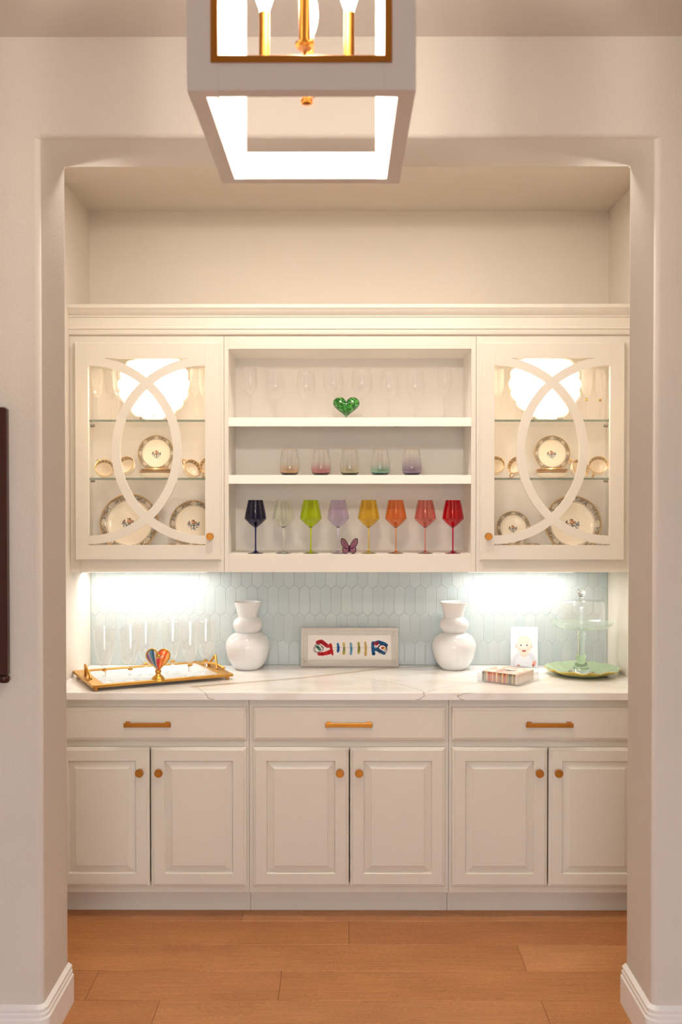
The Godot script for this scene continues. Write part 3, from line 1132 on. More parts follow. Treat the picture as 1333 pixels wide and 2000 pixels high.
func tile_mesh(poly: PackedVector2Array) -> ArrayMesh:
	var c := Vector2.ZERO
	var n := poly.size()
	if n < 3:
		return null
	for p in poly:
		c += p / n
	var lo := poly[0]
	var hi := poly[0]
	for p in poly:
		lo = lo.min(p)
		hi = hi.max(p)
	if hi.x - lo.x < 0.006 or hi.y - lo.y < 0.006:
		return null
	var st := st_new()
	var b := 0.0016
	var ins := Geometry2D.offset_polygon(poly, -b)
	var inner: PackedVector2Array = ins[0] if ins.size() and ins[0].size() == n else poly
	# match the inner polygon's corners to the outer ones
	var pair := []
	for p in poly:
		var best := inner[0]
		for q in inner:
			if q.distance_to(p) < best.distance_to(p):
				best = q
		pair.append(best)
	st.set_smooth_group(-1)
	for i in n:
		var j := (i + 1) % n
		var p := poly[i]
		var q := poly[j]
		tri(st, Vector3(p.x, p.y, 0), Vector3(q.x, q.y, 0), Vector3(q.x, q.y, 0.0042), Vector3(c.x, c.y, 0.002))
		tri(st, Vector3(p.x, p.y, 0), Vector3(q.x, q.y, 0.0042), Vector3(p.x, p.y, 0.0042), Vector3(c.x, c.y, 0.002))
		tri(st, Vector3(p.x, p.y, 0.0042), Vector3(q.x, q.y, 0.0042), Vector3(pair[j].x, pair[j].y, 0.0056), Vector3(c.x, c.y, 0.0))
		tri(st, Vector3(p.x, p.y, 0.0042), Vector3(pair[j].x, pair[j].y, 0.0056), Vector3(pair[i].x, pair[i].y, 0.0056), Vector3(c.x, c.y, 0.0))
		tri(st, Vector3(pair[i].x, pair[i].y, 0.0056), Vector3(pair[j].x, pair[j].y, 0.0056), Vector3(c.x, c.y, 0.0056), Vector3(c.x, c.y, 0.0))
	return done(st)

# ------------------------------------------------------------------ lamps
func lantern() -> void:
	var t := thing("pendant_lantern", "white box-frame pendant lantern with brass trim and candle bulbs hanging from ceiling", "pendant lamp", Vector3(-0.066, 2.327, 1.25))
	var W := 0.178
	var D := 0.23
	var H := 0.56
	var a := 0.037
	var d := 0.027
	var white := mat(rgb8(238, 234, 232), 0.35)
	var aw := 0.0485
	var rh := 0.0535
	for sx in [-1.0, 1.0]:
		for sz in [-1.0, 1.0]:
			var fr := st_new()
			var px := PackedVector2Array([Vector2(sx * W, sz * D), Vector2(sx * (W - aw), sz * D), Vector2(sx * (W - aw), sz * (D - d)), Vector2(sx * (W - d), sz * (D - d)), Vector2(sx * (W - d), sz * (D - aw)), Vector2(sx * W, sz * (D - aw))])
			add_extrude(fr, px, 1, 0.0, H, false)
			put("corner_post", done(fr), white, t)
	for y in [0.0, H - rh]:
		for s in [-1.0, 1.0]:
			put("rail", box(Vector3(-W + aw, y, min(s * D, s * (D - d))), Vector3(W - aw, y + rh, max(s * D, s * (D - d))), 0.0008), white, t)
			put("rail", box(Vector3(min(s * W, s * (W - d)), y, -D + aw), Vector3(max(s * W, s * (W - d)), y + rh, D - aw), 0.0008), white, t)
	var b := st_new()
	for s in [-1.0, 1.0]:
		var x := W - a
		var z0: float = min(s * D, s * (D + 0.0018))
		var z1: float = max(s * D, s * (D + 0.0018))
		for q in [[-x, 0.042, -x + 0.0115, H - 0.042], [x - 0.0115, 0.042, x, H - 0.042], [-x + 0.0115, 0.042, x - 0.0115, rh], [-x + 0.0115, H - rh, x - 0.0115, H - 0.042]]:
			add_box(b, Vector3(q[0], q[1], z0), Vector3(q[2], q[3], z1), 0.0005)
		var zz := D - a
		var x0: float = min(s * W, s * (W + 0.0018))
		var x1: float = max(s * W, s * (W + 0.0018))
		for q in [[-zz, 0.042, -zz + 0.0115, H - 0.042], [zz - 0.0115, 0.042, zz, H - 0.042], [-zz + 0.0115, 0.042, zz - 0.0115, rh], [-zz + 0.0115, H - rh, zz - 0.0115, H - 0.042]]:
			add_box(b, Vector3(x0, q[1], q[0]), Vector3(x1, q[3], q[2]), 0.0005)
		put("brass_trim", done(b), M.brass, t)
		b = st_new()
	# top plate, stem, canopy
	put("top_cross", box(Vector3(-W + d, H - 0.03, -0.02), Vector3(W - d, H - 0.012, 0.02), 0.002), white, t)
	put("stem", lathe([[0.0, 0.10], [0.006, 0.10], [0.006, H + 0.16], [0.012, H + 0.165], [0.06, H + 0.18], [0.065, H + 0.19], [0.065, 3.0875 - 2.327], [0.0, 3.0875 - 2.327]], 24), M.brass, t)
	var hub := lathe(curve([[0.0, 0.066], [0.010, 0.068], [0.011, 0.076], [0.006, 0.084], [0.006, 0.096], [0.016, 0.104], [0.022, 0.118], [0.018, 0.132], [0.009, 0.142], [0.007, 0.17], [0.0, 0.17]], 3), 28)
	put("hub", hub, M.brass, t)
	var pts := [Vector3(-0.0755, 0, 0), Vector3(0.0755, 0, 0), Vector3(0, 0, 0.10), Vector3(0, 0, -0.10)]
	for p in pts:
		var dir: Vector3 = p.normalized()
		var far: float = p.length()
		var arm := []
		for k in 9:
			var u := k / 8.0
			arm.append(dir * lerpf(0.012, far, u) + Vector3(0, 0.118 - 0.012 * sin(u * PI) + 0.014 * u, 0))
		var c := put("candle_arm", tube(arm, 0.0042, 10), M.brass, t)
		put("sleeve", lathe([[0.0, 0.122], [0.012, 0.122], [0.0165, 0.127], [0.0165, 0.130], [0.0098, 0.133], [0.0098, 0.229], [0.0, 0.229]], 24), M.brass, c, p)
		var blb := lathe(curve([[0.0, 0.226], [0.0085, 0.228], [0.0095, 0.236], [0.0150, 0.252], [0.0178, 0.270], [0.0165, 0.292], [0.0105, 0.318], [0.0045, 0.334], [0.0, 0.338]], 4), 24)
		put("bulb", blb, glow_mat(Color(1.0, 0.93, 0.83), 22.0), c, p)
		var o := OmniLight3D.new()
		o.name = "bulb_glow"
		o.light_color = M.bulb_color
		o.light_energy = M.bulb_energy
		o.light_size = 0.016
		o.omni_range = 12.0
		o.omni_attenuation = 2.0
		o.shadow_enabled = true
		o.position = p + Vector3(0, 0.275, 0)
		c.add_child(o)

func under_lights() -> void:
	for s in [[-0.89, 0.56, "left glass-door cabinet"], [0.80, 0.50, "right glass-door cabinet"]]:
		var t := thing("under_cabinet_light", "slim white light bar fixed beneath the " + s[2], "lamp", Vector3(s[0], 1.3695, -1.47), 0.0, "under-cabinet light bars")
		var w: float = s[1]
		put("housing", box(Vector3(-w / 2, -0.014, -0.025), Vector3(w / 2, 0.0, 0.025), 0.002), M.trim, t)
		put("diffuser", box(Vector3(-w / 2 + 0.01, -0.0155, -0.016), Vector3(w / 2 - 0.01, -0.0141, 0.016), 0.0004), glow_mat(M.led_color, 3.0), t)
		var o := AreaLight3D.new()
		o.name = "bar_glow"
		o.light_color = M.led_color
		o.light_energy = M.led_energy
		o.area_size = Vector2(w - 0.02, 0.032)
		o.area_range = 8.0
		o.shadow_enabled = true
		o.position = Vector3(0, -0.0165, 0)
		o.rotation_degrees.x = -90
		t.add_child(o)

func downlight(x: float, word: String) -> void:
	var t := thing("recessed_downlight", "%s of two round recessed downlights in the alcove ceiling" % word, "lamp", Vector3(x, 3.02, -0.50), 0.0, "alcove downlights")
	put("trim_ring", lathe([[0.070, -0.0004], [0.072, -0.004], [0.078, -0.006], [0.092, -0.003], [0.094, -0.0004]], 40), M.trim, t)
	put("diffuser", lathe([[0.0, -0.0025], [0.070, -0.0025], [0.070, -0.0005], [0.0, -0.0005]], 40), glow_mat(M.down_color, 4.0), t)
	var o := AreaLight3D.new()
	o.name = "downlight_glow"
	o.light_color = M.down_color
	o.light_energy = M.down_energy
	o.area_size = Vector2(0.12, 0.12)
	o.area_range = 10.0
	o.shadow_enabled = true
	o.position = Vector3(0, -0.008, 0)
	o.rotation_degrees.x = -90
	t.add_child(o)

func wall_frame() -> void:
	var t := thing("wall_picture", "dark reddish-brown wooden frame hung on the wall left of the alcove", "frame", Vector3(-1.36, 1.13, 0.0))
	var wood := mat(rgb8(58, 20, 12), 0.3)
	var st := st_new()
	for q in [[-0.34, 0.02, -0.285, 0.836], [0.285, 0.02, 0.34, 0.836], [-0.285, 0.781, 0.285, 0.836], [-0.285, 0.02, 0.285, 0.075]]:
		add_box(st, Vector3(q[0], q[1], 0.001), Vector3(q[2], q[3], 0.034), 0.006)
	put("moulding", done(st), wood, t)
	put("backing", box(Vector3(-0.29, 0.07, 0.001), Vector3(0.29, 0.786, 0.012)), mat(rgb8(206, 196, 180), 0.6), t)
	var foot := st_new()
	add_lathe(foot, curve([[0.0, 0.0], [0.012, 0.001], [0.017, 0.010], [0.015, 0.021], [0.0, 0.024]], 4), 20, Vector3(0.327, 0.0, 0.02))
	add_lathe(foot, curve([[0.0, 0.0], [0.012, 0.001], [0.017, 0.010], [0.015, 0.021], [0.0, 0.024]], 4), 20, Vector3(-0.327, 0.0, 0.02))
	put("turned_foot", done(foot), wood, t)

# ------------------------------------------------------------------ china
func plate_mesh(r: float) -> ArrayMesh:
	return lathe([[0.0, 0.004], [r * 0.52, 0.004], [r * 0.54, 0.0], [r * 0.58, 0.0], [r * 0.62, 0.004], [r * 0.74, 0.010], [r * 0.97, 0.019], [r * 0.995, 0.0205], [r, 0.022], [r * 0.985, 0.0232], [r * 0.80, 0.0165], [r * 0.75, 0.0135], [r * 0.66, 0.008], [r * 0.58, 0.0065], [0.0, 0.006]], 64, r, 50.0)

func scallop_mesh(r: float) -> ArrayMesh:
	# a fluted shell-edged plate: rings of a wavy rim
	var st := st_new()
	st.set_smooth_group(1)
	var n := 144
	var lobes := 18
	var rows := [[0.0, 0.004, 0.0], [0.40, 0.004, 0.0], [0.55, 0.002, 0.1], [0.75, 0.014, 0.45], [0.92, 0.026, 0.85], [1.0, 0.032, 1.0], [0.995, 0.036, 1.0], [0.9, 0.031, 0.85], [0.74, 0.019, 0.45], [0.54, 0.008, 0.1], [0.38, 0.007, 0.0], [0.0, 0.007, 0.0]]
	var at := func(row: Array, k: int) -> Vector3:
		var a := TAU * k / n
		var wob: float = abs(sin(a * lobes / 2.0))
		var rr: float = r * row[0] * (1.0 - 0.055 * row[2] * (1.0 - wob) + 0.012 * row[2] * sin(a * 3.0))
		return Vector3(rr * sin(a), row[1] + 0.006 * row[2] * wob, rr * cos(a))
	for i in rows.size() - 1:
		for k in n:
			var q: Array = [at.call(rows[i], k), at.call(rows[i + 1], k), at.call(rows[i + 1], k + 1), at.call(rows[i], k + 1)]
			if rows[i][0] > 0.0 and rows[i + 1][0] > 0.0:
				for j in [0, 1, 2, 0, 2, 3]:
					st.add_vertex(q[j])
			else:
				for j in ([0, 1, 2] if rows[i][0] == 0.0 else [0, 1, 3]):
					st.add_vertex(q[j])
	return done(st)

func upright(t: Node3D, lean := 14.0) -> void:
	t.rotation_degrees = Vector3(90.0 - lean, t.rotation_degrees.y, 0)

func wire_stand(at: Vector3, w: float, h: float, label: String, m: Material, beaded := false) -> void:
	var t := thing("plate_stand", label, "plate stand", at, 0.0, "wire plate stands")
	var st := st_new()
	var r := 0.0016
	var loop := [Vector3(-w / 2, 0.0017, 0), Vector3(-w / 2, h - 0.008, 0.006), Vector3(-w / 2 + 0.008, h, 0.007), Vector3(w / 2 - 0.008, h, 0.007), Vector3(w / 2, h - 0.008, 0.006), Vector3(w / 2, 0.0017, 0)]
	add_tube(st, loop, r, 6, 1)
	for s in [-1.0, 1.0]:
		add_tube(st, [Vector3(s * w / 2, 0.0017, 0), Vector3(s * w / 2, 0.0017, -0.07), Vector3(s * w / 2 * 0.8, 0.11, -0.10)], r, 6, 3)
	add_tube(st, [Vector3(-w / 2, 0.0017, -0.05), Vector3(w / 2, 0.0017, -0.05)], r, 6, 5)
	if beaded:
		for k in 15:
			var x := -w / 2 + 0.01 + (w - 0.02) * k / 14.0
			add_tube(st, [Vector3(x, 0.004, 0.002), Vector3(x, h - 0.001, 0.007)], 0.0011, 5, 7)
	put("wire_frame", done(st), m, t)

func cup_proto() -> Node3D:
	var t := thing("teacup", "", "cup", Vector3.ZERO, 0.0, "teacups lying on the china shelves")
	var body := lathe(curve([[0.0, 0.003], [0.018, 0.003]], 2) + curve([[0.018, 0.003], [0.020, 0.0], [0.023, 0.0], [0.024, 0.005], [0.036, 0.014], [0.0435, 0.030], [0.0465, 0.052]], 3) + [[0.0460, 0.0535], [0.0448, 0.053]] + curve([[0.0448, 0.052], [0.0415, 0.030], [0.034, 0.016], [0.020, 0.008], [0.0, 0.0075]], 3), 40)
	put("body", body, M.china_cream, t)
	put("rim_band", lathe([[0.0412, 0.031], [0.0446, 0.0519], [0.0444, 0.0525], [0.0441, 0.0519], [0.0407, 0.031]], 40), M.band, t)
	put("gilt_rim", lathe([[0.0467, 0.0520], [0.0462, 0.0542], [0.0446, 0.0540], [0.0444, 0.0524]], 40), M.gold, t)
	var h := []
	for k in 13:
		var a := -PI / 2 + PI * k / 12.0
		h.append(Vector3(0.040 + 0.022 * cos(a) + 0.004 * k / 12.0, 0.028 + 0.015 * sin(a), 0))
	put("handle", tube(h, 0.0028, 8), M.gold, t)
	return t

func china() -> void:
	var ptex := plate_image()
	var pm := tex_mat(ptex, 0.15)
	M.band = tex_mat(band_image(), 0.25)
	var up := 2.031
	var lowy := 1.778
	var fl := 1.447
	# big white shell plates with their wire stands
	var scal := scallop_mesh(0.166)
	for q in [[-0.853, "left", -0.848, false], [0.905, "right", 0.913, true]]:
		var t := thing("shell_plate", "large white scalloped shell plate glowing on the top shelf of the %s cabinet" % q[1], "plate", Vector3(q[0], 2.1, -1.475), 0.0, "large white shell plates")
		put("plate_body", scal, M.china_white, t)
		upright(t, 9.0)
		rest(t, up + 0.003)
		wire_stand(Vector3(q[2], up, -1.43), 0.128, 0.026, "low wire stand before the shell plate in the %s cabinet" % q[1], M.wire, q[3])
	# patterned plates standing
	var meshes := {}
	for q in [
		[0.133, -0.975, -1.50, fl, 10.0, "large patterned dinner plate standing at the bottom of the left cabinet"],
		[0.107, -0.689, -1.535, fl + 0.02, 8.0, "medium patterned plate standing at bottom right of the left cabinet"],
		[0.129, 1.04, -1.50, fl, 10.0, "large patterned dinner plate standing at the bottom of the right cabinet"],
		[0.077, 0.776, -1.535, fl + 0.03, 8.0, "small patterned plate standing at bottom left of the right cabinet"],
		[0.082, -0.854, -1.51, lowy + 0.035, 8.0, "patterned dessert plate upright on the lower glass shelf, left cabinet"],
		[0.081, 0.947, -1.51, lowy + 0.035, 8.0, "patterned dessert plate upright on the lower glass shelf, right cabinet"]]:
		if not meshes.has(q[0]):
			meshes[q[0]] = plate_mesh(q[0])
		var t := thing("patterned_plate", q[5], "plate", Vector3(q[1], q[3] + 0.1, q[2]), 0.0, "standing patterned plates")
		put("plate_body", meshes[q[0]], pm, t)
		var ring: float = q[0]
		put("gilt_rim", lathe([[ring * 0.992, 0.0215], [ring * 1.003, 0.0222], [ring * 0.984, 0.0236], [ring * 0.975, 0.0228]], 64), M.gold, t)
		upright(t, q[4])
		rest(t, q[3])
	for q in [[-0.854, "left"], [0.947, "right"]]:
		wire_stand(Vector3(q[0] + 0.002, lowy + 0.034, -1.475), 0.085, 0.012, "small gilt stand under the upright dessert plate, %s cabinet" % q[1], M.gold)
	for q in [[-0.689, 0.02, "medium plate at the bottom right of the left cabinet"], [0.776, 0.03, "small plate at the bottom left of the right cabinet"]]:
		wire_stand(Vector3(q[0], fl, -1.497), 0.07, q[1] - 0.001, "gilt wire stand raising the " + q[2], M.gold)
	# stacks: three plates over a bowl
	var sp := lathe([[0.0, 0.002], [0.04, 0.002], [0.042, 0.0], [0.046, 0.0], [0.05, 0.003], [0.069, 0.0075], [0.0715, 0.009], [0.070, 0.0100], [0.05, 0.0055], [0.0, 0.005]], 48)
	var gilt := lathe([[0.0705, 0.0072], [0.0724, 0.0088], [0.0708, 0.0104], [0.0690, 0.0095]], 48)
	var bowl := lathe(curve([[0.0, 0.002], [0.034, 0.002], [0.036, 0.0], [0.042, 0.0]], 2) + curve([[0.042, 0.0], [0.056, 0.006], [0.066, 0.016], [0.0695, 0.0215]], 3) + [[0.069, 0.0225]] + curve([[0.067, 0.0215], [0.060, 0.013], [0.045, 0.0065], [0.0, 0.005]], 3), 48)
	for q in [[-0.842, "left"], [0.928, "right"]]:
		var b := thing("small_bowl", "cream bowl under the stack of gilt plates in the %s cabinet" % q[1], "bowl", Vector3(q[0], lowy, -1.415), 0.0, "cream bowls under plates")
		put("bowl_body", bowl, M.china_cream, b)
		for k in 3:
			var t := thing("gilt_saucer", "cream gilt-edged plate, %s of three stacked in the %s cabinet" % [["bottom", "middle", "top"][k], q[1]], "plate", Vector3(q[0] + 0.001 * k, lowy + 0.0185 + 0.0062 * k, -1.415), 0.0, "stacked gilt plates")
			put("plate_body", sp, M.china_cream, t)
			put("gilt_rim", gilt, M.gold, t)
	for q in [[-0.70, -1.395, 0.088, "left", 3], [0.80, -1.40, 0.075, "right", 3]]:
		var pl := plate_mesh(q[2])
		for k in q[4]:
			var t := thing("stacked_plate", "patterned plate lying %s in the stack on the %s cabinet floor" % [["lowest", "second", "topmost"][k], q[3]], "plate", Vector3(q[0] + 0.002 * (k % 2), fl + 0.0076 * k, q[1]), 20.0 * k, "plates stacked on the cabinet floors")
			put("plate_body", pl, pm, t)
	# cups lying on their sides, mouths to the front
	var proto := cup_proto()
	var first := true
	for q in [
		[-1.080, 18.0, "left cabinet, first teacup from the left"], [-0.965, -14.0, "left cabinet, second teacup from the left"], [-0.700, 40.0, "left cabinet, teacup right of the plate stack"], [-0.594, -8.0, "left cabinet, last teacup beside the door stile"],
		[0.684, -14.0, "right cabinet, first teacup beside the door stile"], [0.795, -38.0, "right cabinet, teacup left of the plate stack"], [1.040, 22.0, "right cabinet, teacup right of the plate stack"], [1.143, -12.0, "right cabinet, last teacup on the right"]]:
		var lab: String = "cream gilt-banded teacup on its side, " + q[2]
		var t: Node3D = proto if first else copy(proto, lab, Vector3.ZERO)
		t.set_meta("label", lab)
		first = false
		t.position = Vector3(q[0], 1.9, -1.44)
		t.basis = Basis(Vector3.UP, deg_to_rad(q[1])) * Basis(Vector3.RIGHT, deg_to_rad(62)) * Basis(Vector3.UP, deg_to_rad(118.0 if q[1] < 0 else 62.0) * -1.0 + (PI if q[1] > 0 else 0.0)) * Basis.from_scale(Vector3.ONE * 0.92)
		rest(t, lowy + 0.0002)

# ------------------------------------------------------------------ glasses
func stem_glass(called: String, label: String, category: String, at: Vector3, bowl: Array, stem_r: float, foot_r: float, foot_h: float, m: Material, group: String, wall := 0.0013, ring := false) -> Node3D:
	# bowl: [r, y] from where the stem meets it up to the rim
	var t := thing(called, label, category, at, 0.0, group)
	var out := curve(bowl, 4)
	var inn := []
	for k in out.size():
		var j := out.size() - 1 - k
		if out[j][0] > 0.012:
			inn.append([out[j][0] - wall, out[j][1] + wall * 0.3])
	var y0: float = bowl[0][1]
	var base: float = inn[-1][1]
	inn.append([0.006, base - 0.004])
	inn.append([0.0, base - 0.005])
	put("bowl", lathe([[0.0, y0]] + out + inn, 40), m, t)
	var sm: Material = M.clear_solid if m == M.clear else m
	var st: Array = [[0.0, 0.0], [foot_r, 0.0], [foot_r, 0.0016]] + curve([[foot_r * 0.97, 0.0022], [foot_r * 0.5, 0.0048], [stem_r * 2.2, 0.010], [stem_r * 1.15, foot_h], [stem_r, foot_h + 0.012]], 3)
	var cut := st.size()
	var foot: Array = st.slice(0, cut)
	put("foot", lathe(foot + [[0.0, foot[-1][1]]], 36), m, t)
	var s0: float = foot[-1][1] + 0.0002
	put("stem", lathe([[0.0, s0]] + curve([[stem_r, s0], [stem_r * 0.92, (s0 + y0) / 2.0], [max(stem_r, bowl[0][0]), y0 - 0.0002]], 3) + [[0.0, y0 - 0.0002]], 20), sm, t)
	if ring:
		put("gold_ring", lathe([[stem_r * 1.02, y0 - 0.012], [stem_r * 1.9, y0 - 0.0095], [stem_r * 1.6, y0 - 0.0065], [stem_r * 2.0, y0 - 0.0035], [stem_r * 1.02, y0 - 0.001]], 20), M.gold, t)
	return t

func clear_stemware() -> void:
	# flutes on the top glass shelves
	var up := 2.0312
	var fbowl := [[0.0035, 0.105], [0.010, 0.113], [0.0195, 0.132], [0.0250, 0.165], [0.0255, 0.20], [0.0235, 0.238]]
	for q in [[-1.104, -1.43, "left cabinet, first flute from the left stile", false], [-1.058, -1.50, "left cabinet, second flute from the left stile", false], [-1.000, -1.385, "left cabinet, flute beside the shell plate's left rim", false], [-0.672, -1.46, "left cabinet, flute beside the shell plate's right rim", false], [-0.624, -1.42, "left cabinet, flute next to the right stile", false], [0.694, -1.44, "right cabinet, flute left of the shell plate", false], [1.087, -1.43, "right cabinet, nearer of two flutes right of the shell plate", true], [1.156, -1.46, "right cabinet, flute next to the right stile", true]]:
		stem_glass("flute_glass", "clear champagne flute, " + q[2], "glass", Vector3(q[0], up, q[1]), fbowl, 0.0033, 0.026, 0.016, M.clear, "flutes in the china cabinets", 0.0011, q[3])
	# wine glasses on the top open shelf
	var top := 2.0362
	var big := [[0.0038, 0.100], [0.014, 0.108], [0.032, 0.124], [0.0455, 0.150], [0.0475, 0.170], [0.0435, 0.205], [0.0375, 0.235]]
	var mid := [[0.0038, 0.092], [0.014, 0.100], [0.030, 0.115], [0.0415, 0.142], [0.0425, 0.160], [0.0385, 0.195], [0.0335, 0.222]]
	var tall := [[0.0036, 0.110], [0.012, 0.118], [0.026, 0.138], [0.0325, 0.168], [0.0320, 0.195], [0.0270, 0.240]]
	var kinds := [tall, mid, mid, big, big, mid, mid, tall]
	var xs := [-0.418, -0.306, -0.169, -0.046, 0.081, 0.201, 0.319, 0.45]
	var words := ["narrow clear wine glass at the left end of the top open shelf", "clear wine glass second from the left end of the top open shelf", "clear wine glass third from the left end of the top open shelf", "large clear wine glass behind the green heart's left half", "large clear wine glass behind the green heart's right half", "clear wine glass third from the right end of the top open shelf", "clear wine glass second from the right end of the top open shelf", "narrow clear wine glass at the right end of the top open shelf"]
	for k in 8:
		stem_glass("clear_wine_glass", words[k], "wine glass", Vector3(xs[k], top, -1.415), kinds[k], 0.0036, 0.036, 0.014, M.clear, "clear wine glasses on the top open shelf")

func colour_glasses() -> void:
	var y := 1.4472
	var bowl := [[0.0040, 0.112], [0.010, 0.117], [0.026, 0.130], [0.0430, 0.147], [0.0475, 0.153], [0.0474, 0.158], [0.0425, 0.186], [0.0365, 0.215], [0.0325, 0.2335]]
	var cols := [[0.012, 0.012, 0.20], [0.95, 0.985, 0.92], [0.78, 0.92, 0.04], [0.86, 0.80, 0.97], [1.0, 0.80, 0.22], [1.0, 0.50, 0.24], [0.92, 0.46, 0.42], [0.84, 0.015, 0.09]]
	var names := ["navy blue stemmed wine glass at the left end of the bottom open shelf", "pale sage green stemmed wine glass beside the navy one", "lime green stemmed wine glass on the bottom open shelf", "lavender stemmed wine glass behind the glass butterfly", "amber yellow stemmed wine glass right of the butterfly", "coral orange stemmed wine glass on the bottom open shelf", "dusty rose stemmed wine glass next to the red one", "crimson red stemmed wine glass at the right end of the bottom open shelf"]
	var xs := [-0.387, -0.265, -0.145, -0.025, 0.109, 0.228, 0.357, 0.478]
	for k in 8:
		stem_glass("coloured_wine_glass", names[k], "wine glass", Vector3(xs[k], y, -1.325), bowl, 0.0036, 0.0345, 0.013, glass(lin(cols[k][0], cols[k][1], cols[k][2])), "coloured stemmed wine glasses", 0.0015)
	# stemless tumblers, tinted at the base
	var ty := 1.7892
	var tin := [[1.0, 0.74, 0.48], [0.96, 0.42, 0.50], [0.98, 0.95, 0.72], [0.42, 0.84, 0.70], [0.62, 0.52, 0.72]]
	var tl := ["stemless tumbler with peach orange base", "stemless tumbler with pink red base", "stemless tumbler with pale yellow base", "stemless tumbler with sea green base", "stemless tumbler with dark purple base"]
	var tx := [-0.237, -0.1, 0.026, 0.159, 0.297]
	for k in 5:
		var t := thing("stemless_glass", tl[k] + " on the middle open shelf", "tumbler", Vector3(tx[k], ty, -1.315), 0.0, "stemless tumblers on the middle shelf")
		var c: Array = tin[k]
		var o := [[0.0, 0.0], [0.028, 0.0]] + curve([[0.030, 0.0008], [0.0385, 0.010], [0.0428, 0.028], [0.0415, 0.055], [0.0360, 0.088], [0.0330, 0.111]], 5)
		var inn := [[0.0320, 0.1112]] + curve([[0.0318, 0.110], [0.0348, 0.088], [0.0403, 0.055], [0.0414, 0.028], [0.036, 0.010], [0.020, 0.005], [0.0, 0.0045]], 5)
		var m := glass(Color.WHITE)
		m.vertex_color_use_as_albedo = true
		var sub := st_new()
		add_lathe(sub, o + inn, 40)
		sub.generate_normals()
		var arr := sub.commit_to_arrays()
		var shade := PackedColorArray()
		for v in arr[Mesh.ARRAY_VERTEX]:
			var f := pow(clampf(1.0 - v.y / (0.10 if k == 4 else 0.06), 0.0, 1.0), 1.5)
			shade.append(Color(lerpf(0.995, c[0], f), lerpf(0.995, c[1], f), lerpf(0.99, c[2], f)))
		arr[Mesh.ARRAY_COLOR] = shade
		var am := ArrayMesh.new()
		am.add_surface_from_arrays(Mesh.PRIMITIVE_TRIANGLES, arr)
		put("tumbler_body", am, m, t)
		put("gilt_rim", lathe([[0.0331, 0.1108], [0.0329, 0.1122], [0.0321, 0.1122], [0.0319, 0.1108]], 40), M.gold, t)
	# green marbled glass heart
	var ht := thing("glass_heart", "green marbled glass heart leaning before the clear wine glasses", "ornament", Vector3(0.011, 2.0362, -1.315))
	var gm := tex_mat(swirl_image(), 0.06)
	gm.clearcoat_enabled = true
	gm.clearcoat = 1.0
	gm.clearcoat_roughness = 0.02
	put("heart_body", inflate(heart_outline(0.0585, 0.097, 0.0), Vector2(0, 0.055), 0.024, 9), gm, ht)
	ht.rotation_degrees.x = -10
	rest(ht, 2.0361)
	# butterfly
	var bt := thing("glass_butterfly", "mauve glass butterfly standing before the lavender wine glass", "ornament", Vector3(0.024, 1.4472, -1.285))
	var wm := glass(lin(0.48, 0.20, 0.34))
	var wd := mat(rgb8(62, 22, 46), 0.1)
	for s in [-1.0, 1.0]:
		var upw := []
		for p in curve([[0.003, 0.024], [0.006, 0.040], [0.018, 0.060], [0.031, 0.067], [0.037, 0.063], [0.036, 0.046], [0.028, 0.032], [0.014, 0.024], [0.003, 0.024]], 5).slice(0, -1):
			upw.append(Vector2(p[0] * s, p[1]))
		var wing := put("upper_wing", inflate(upw, Vector2(0.021 * s, 0.044), 0.0045, 5), wm, bt)
		wing.rotation_degrees.y = -s * 16
		var lw := []
		for p in curve([[0.003, 0.022], [0.014, 0.023], [0.027, 0.028], [0.030, 0.018], [0.026, 0.006], [0.016, 0.001], [0.008, 0.006], [0.003, 0.022]], 5).slice(0, -1):
			lw.append(Vector2(p[0] * s, p[1]))
		var low := put("lower_wing", inflate(lw, Vector2(0.017 * s, 0.015), 0.0045, 5), wm, bt)
		low.rotation_degrees.y = -s * 16
		for e in [[upw, wing], [lw, low]]:
			var rim := []
			for p in e[0]:
				rim.append(Vector3(p.x, p.y, 0))
			put("wing_edge", tube(rim, 0.0016, 6, true), wd, e[1])
	put("abdomen", lathe(curve([[0.0, 0.004], [0.003, 0.008], [0.0042, 0.018], [0.0044, 0.026], [0.003, 0.034], [0.0, 0.038]], 4), 16), wd, bt)
	rest(bt, 1.4471)

func heart_outline(half_w: float, h: float, y0: float) -> Array:
	var out := []
	var raw := []
	var lo := Vector2(1e9, 1e9)
	var hi := -lo
	for k in 64:
		var a := TAU * k / 64.0
		var p := Vector2(16.0 * pow(sin(a), 3.0), 13.0 * cos(a) - 5.0 * cos(2 * a) - 2.0 * cos(3 * a) - cos(4 * a))
		raw.append(p)
		lo = lo.min(p)
		hi = hi.max(p)
	for p in raw:
		out.append(Vector2(p.x / hi.x * half_w, y0 + (p.y - lo.y) / (hi.y - lo.y) * h))
	return out

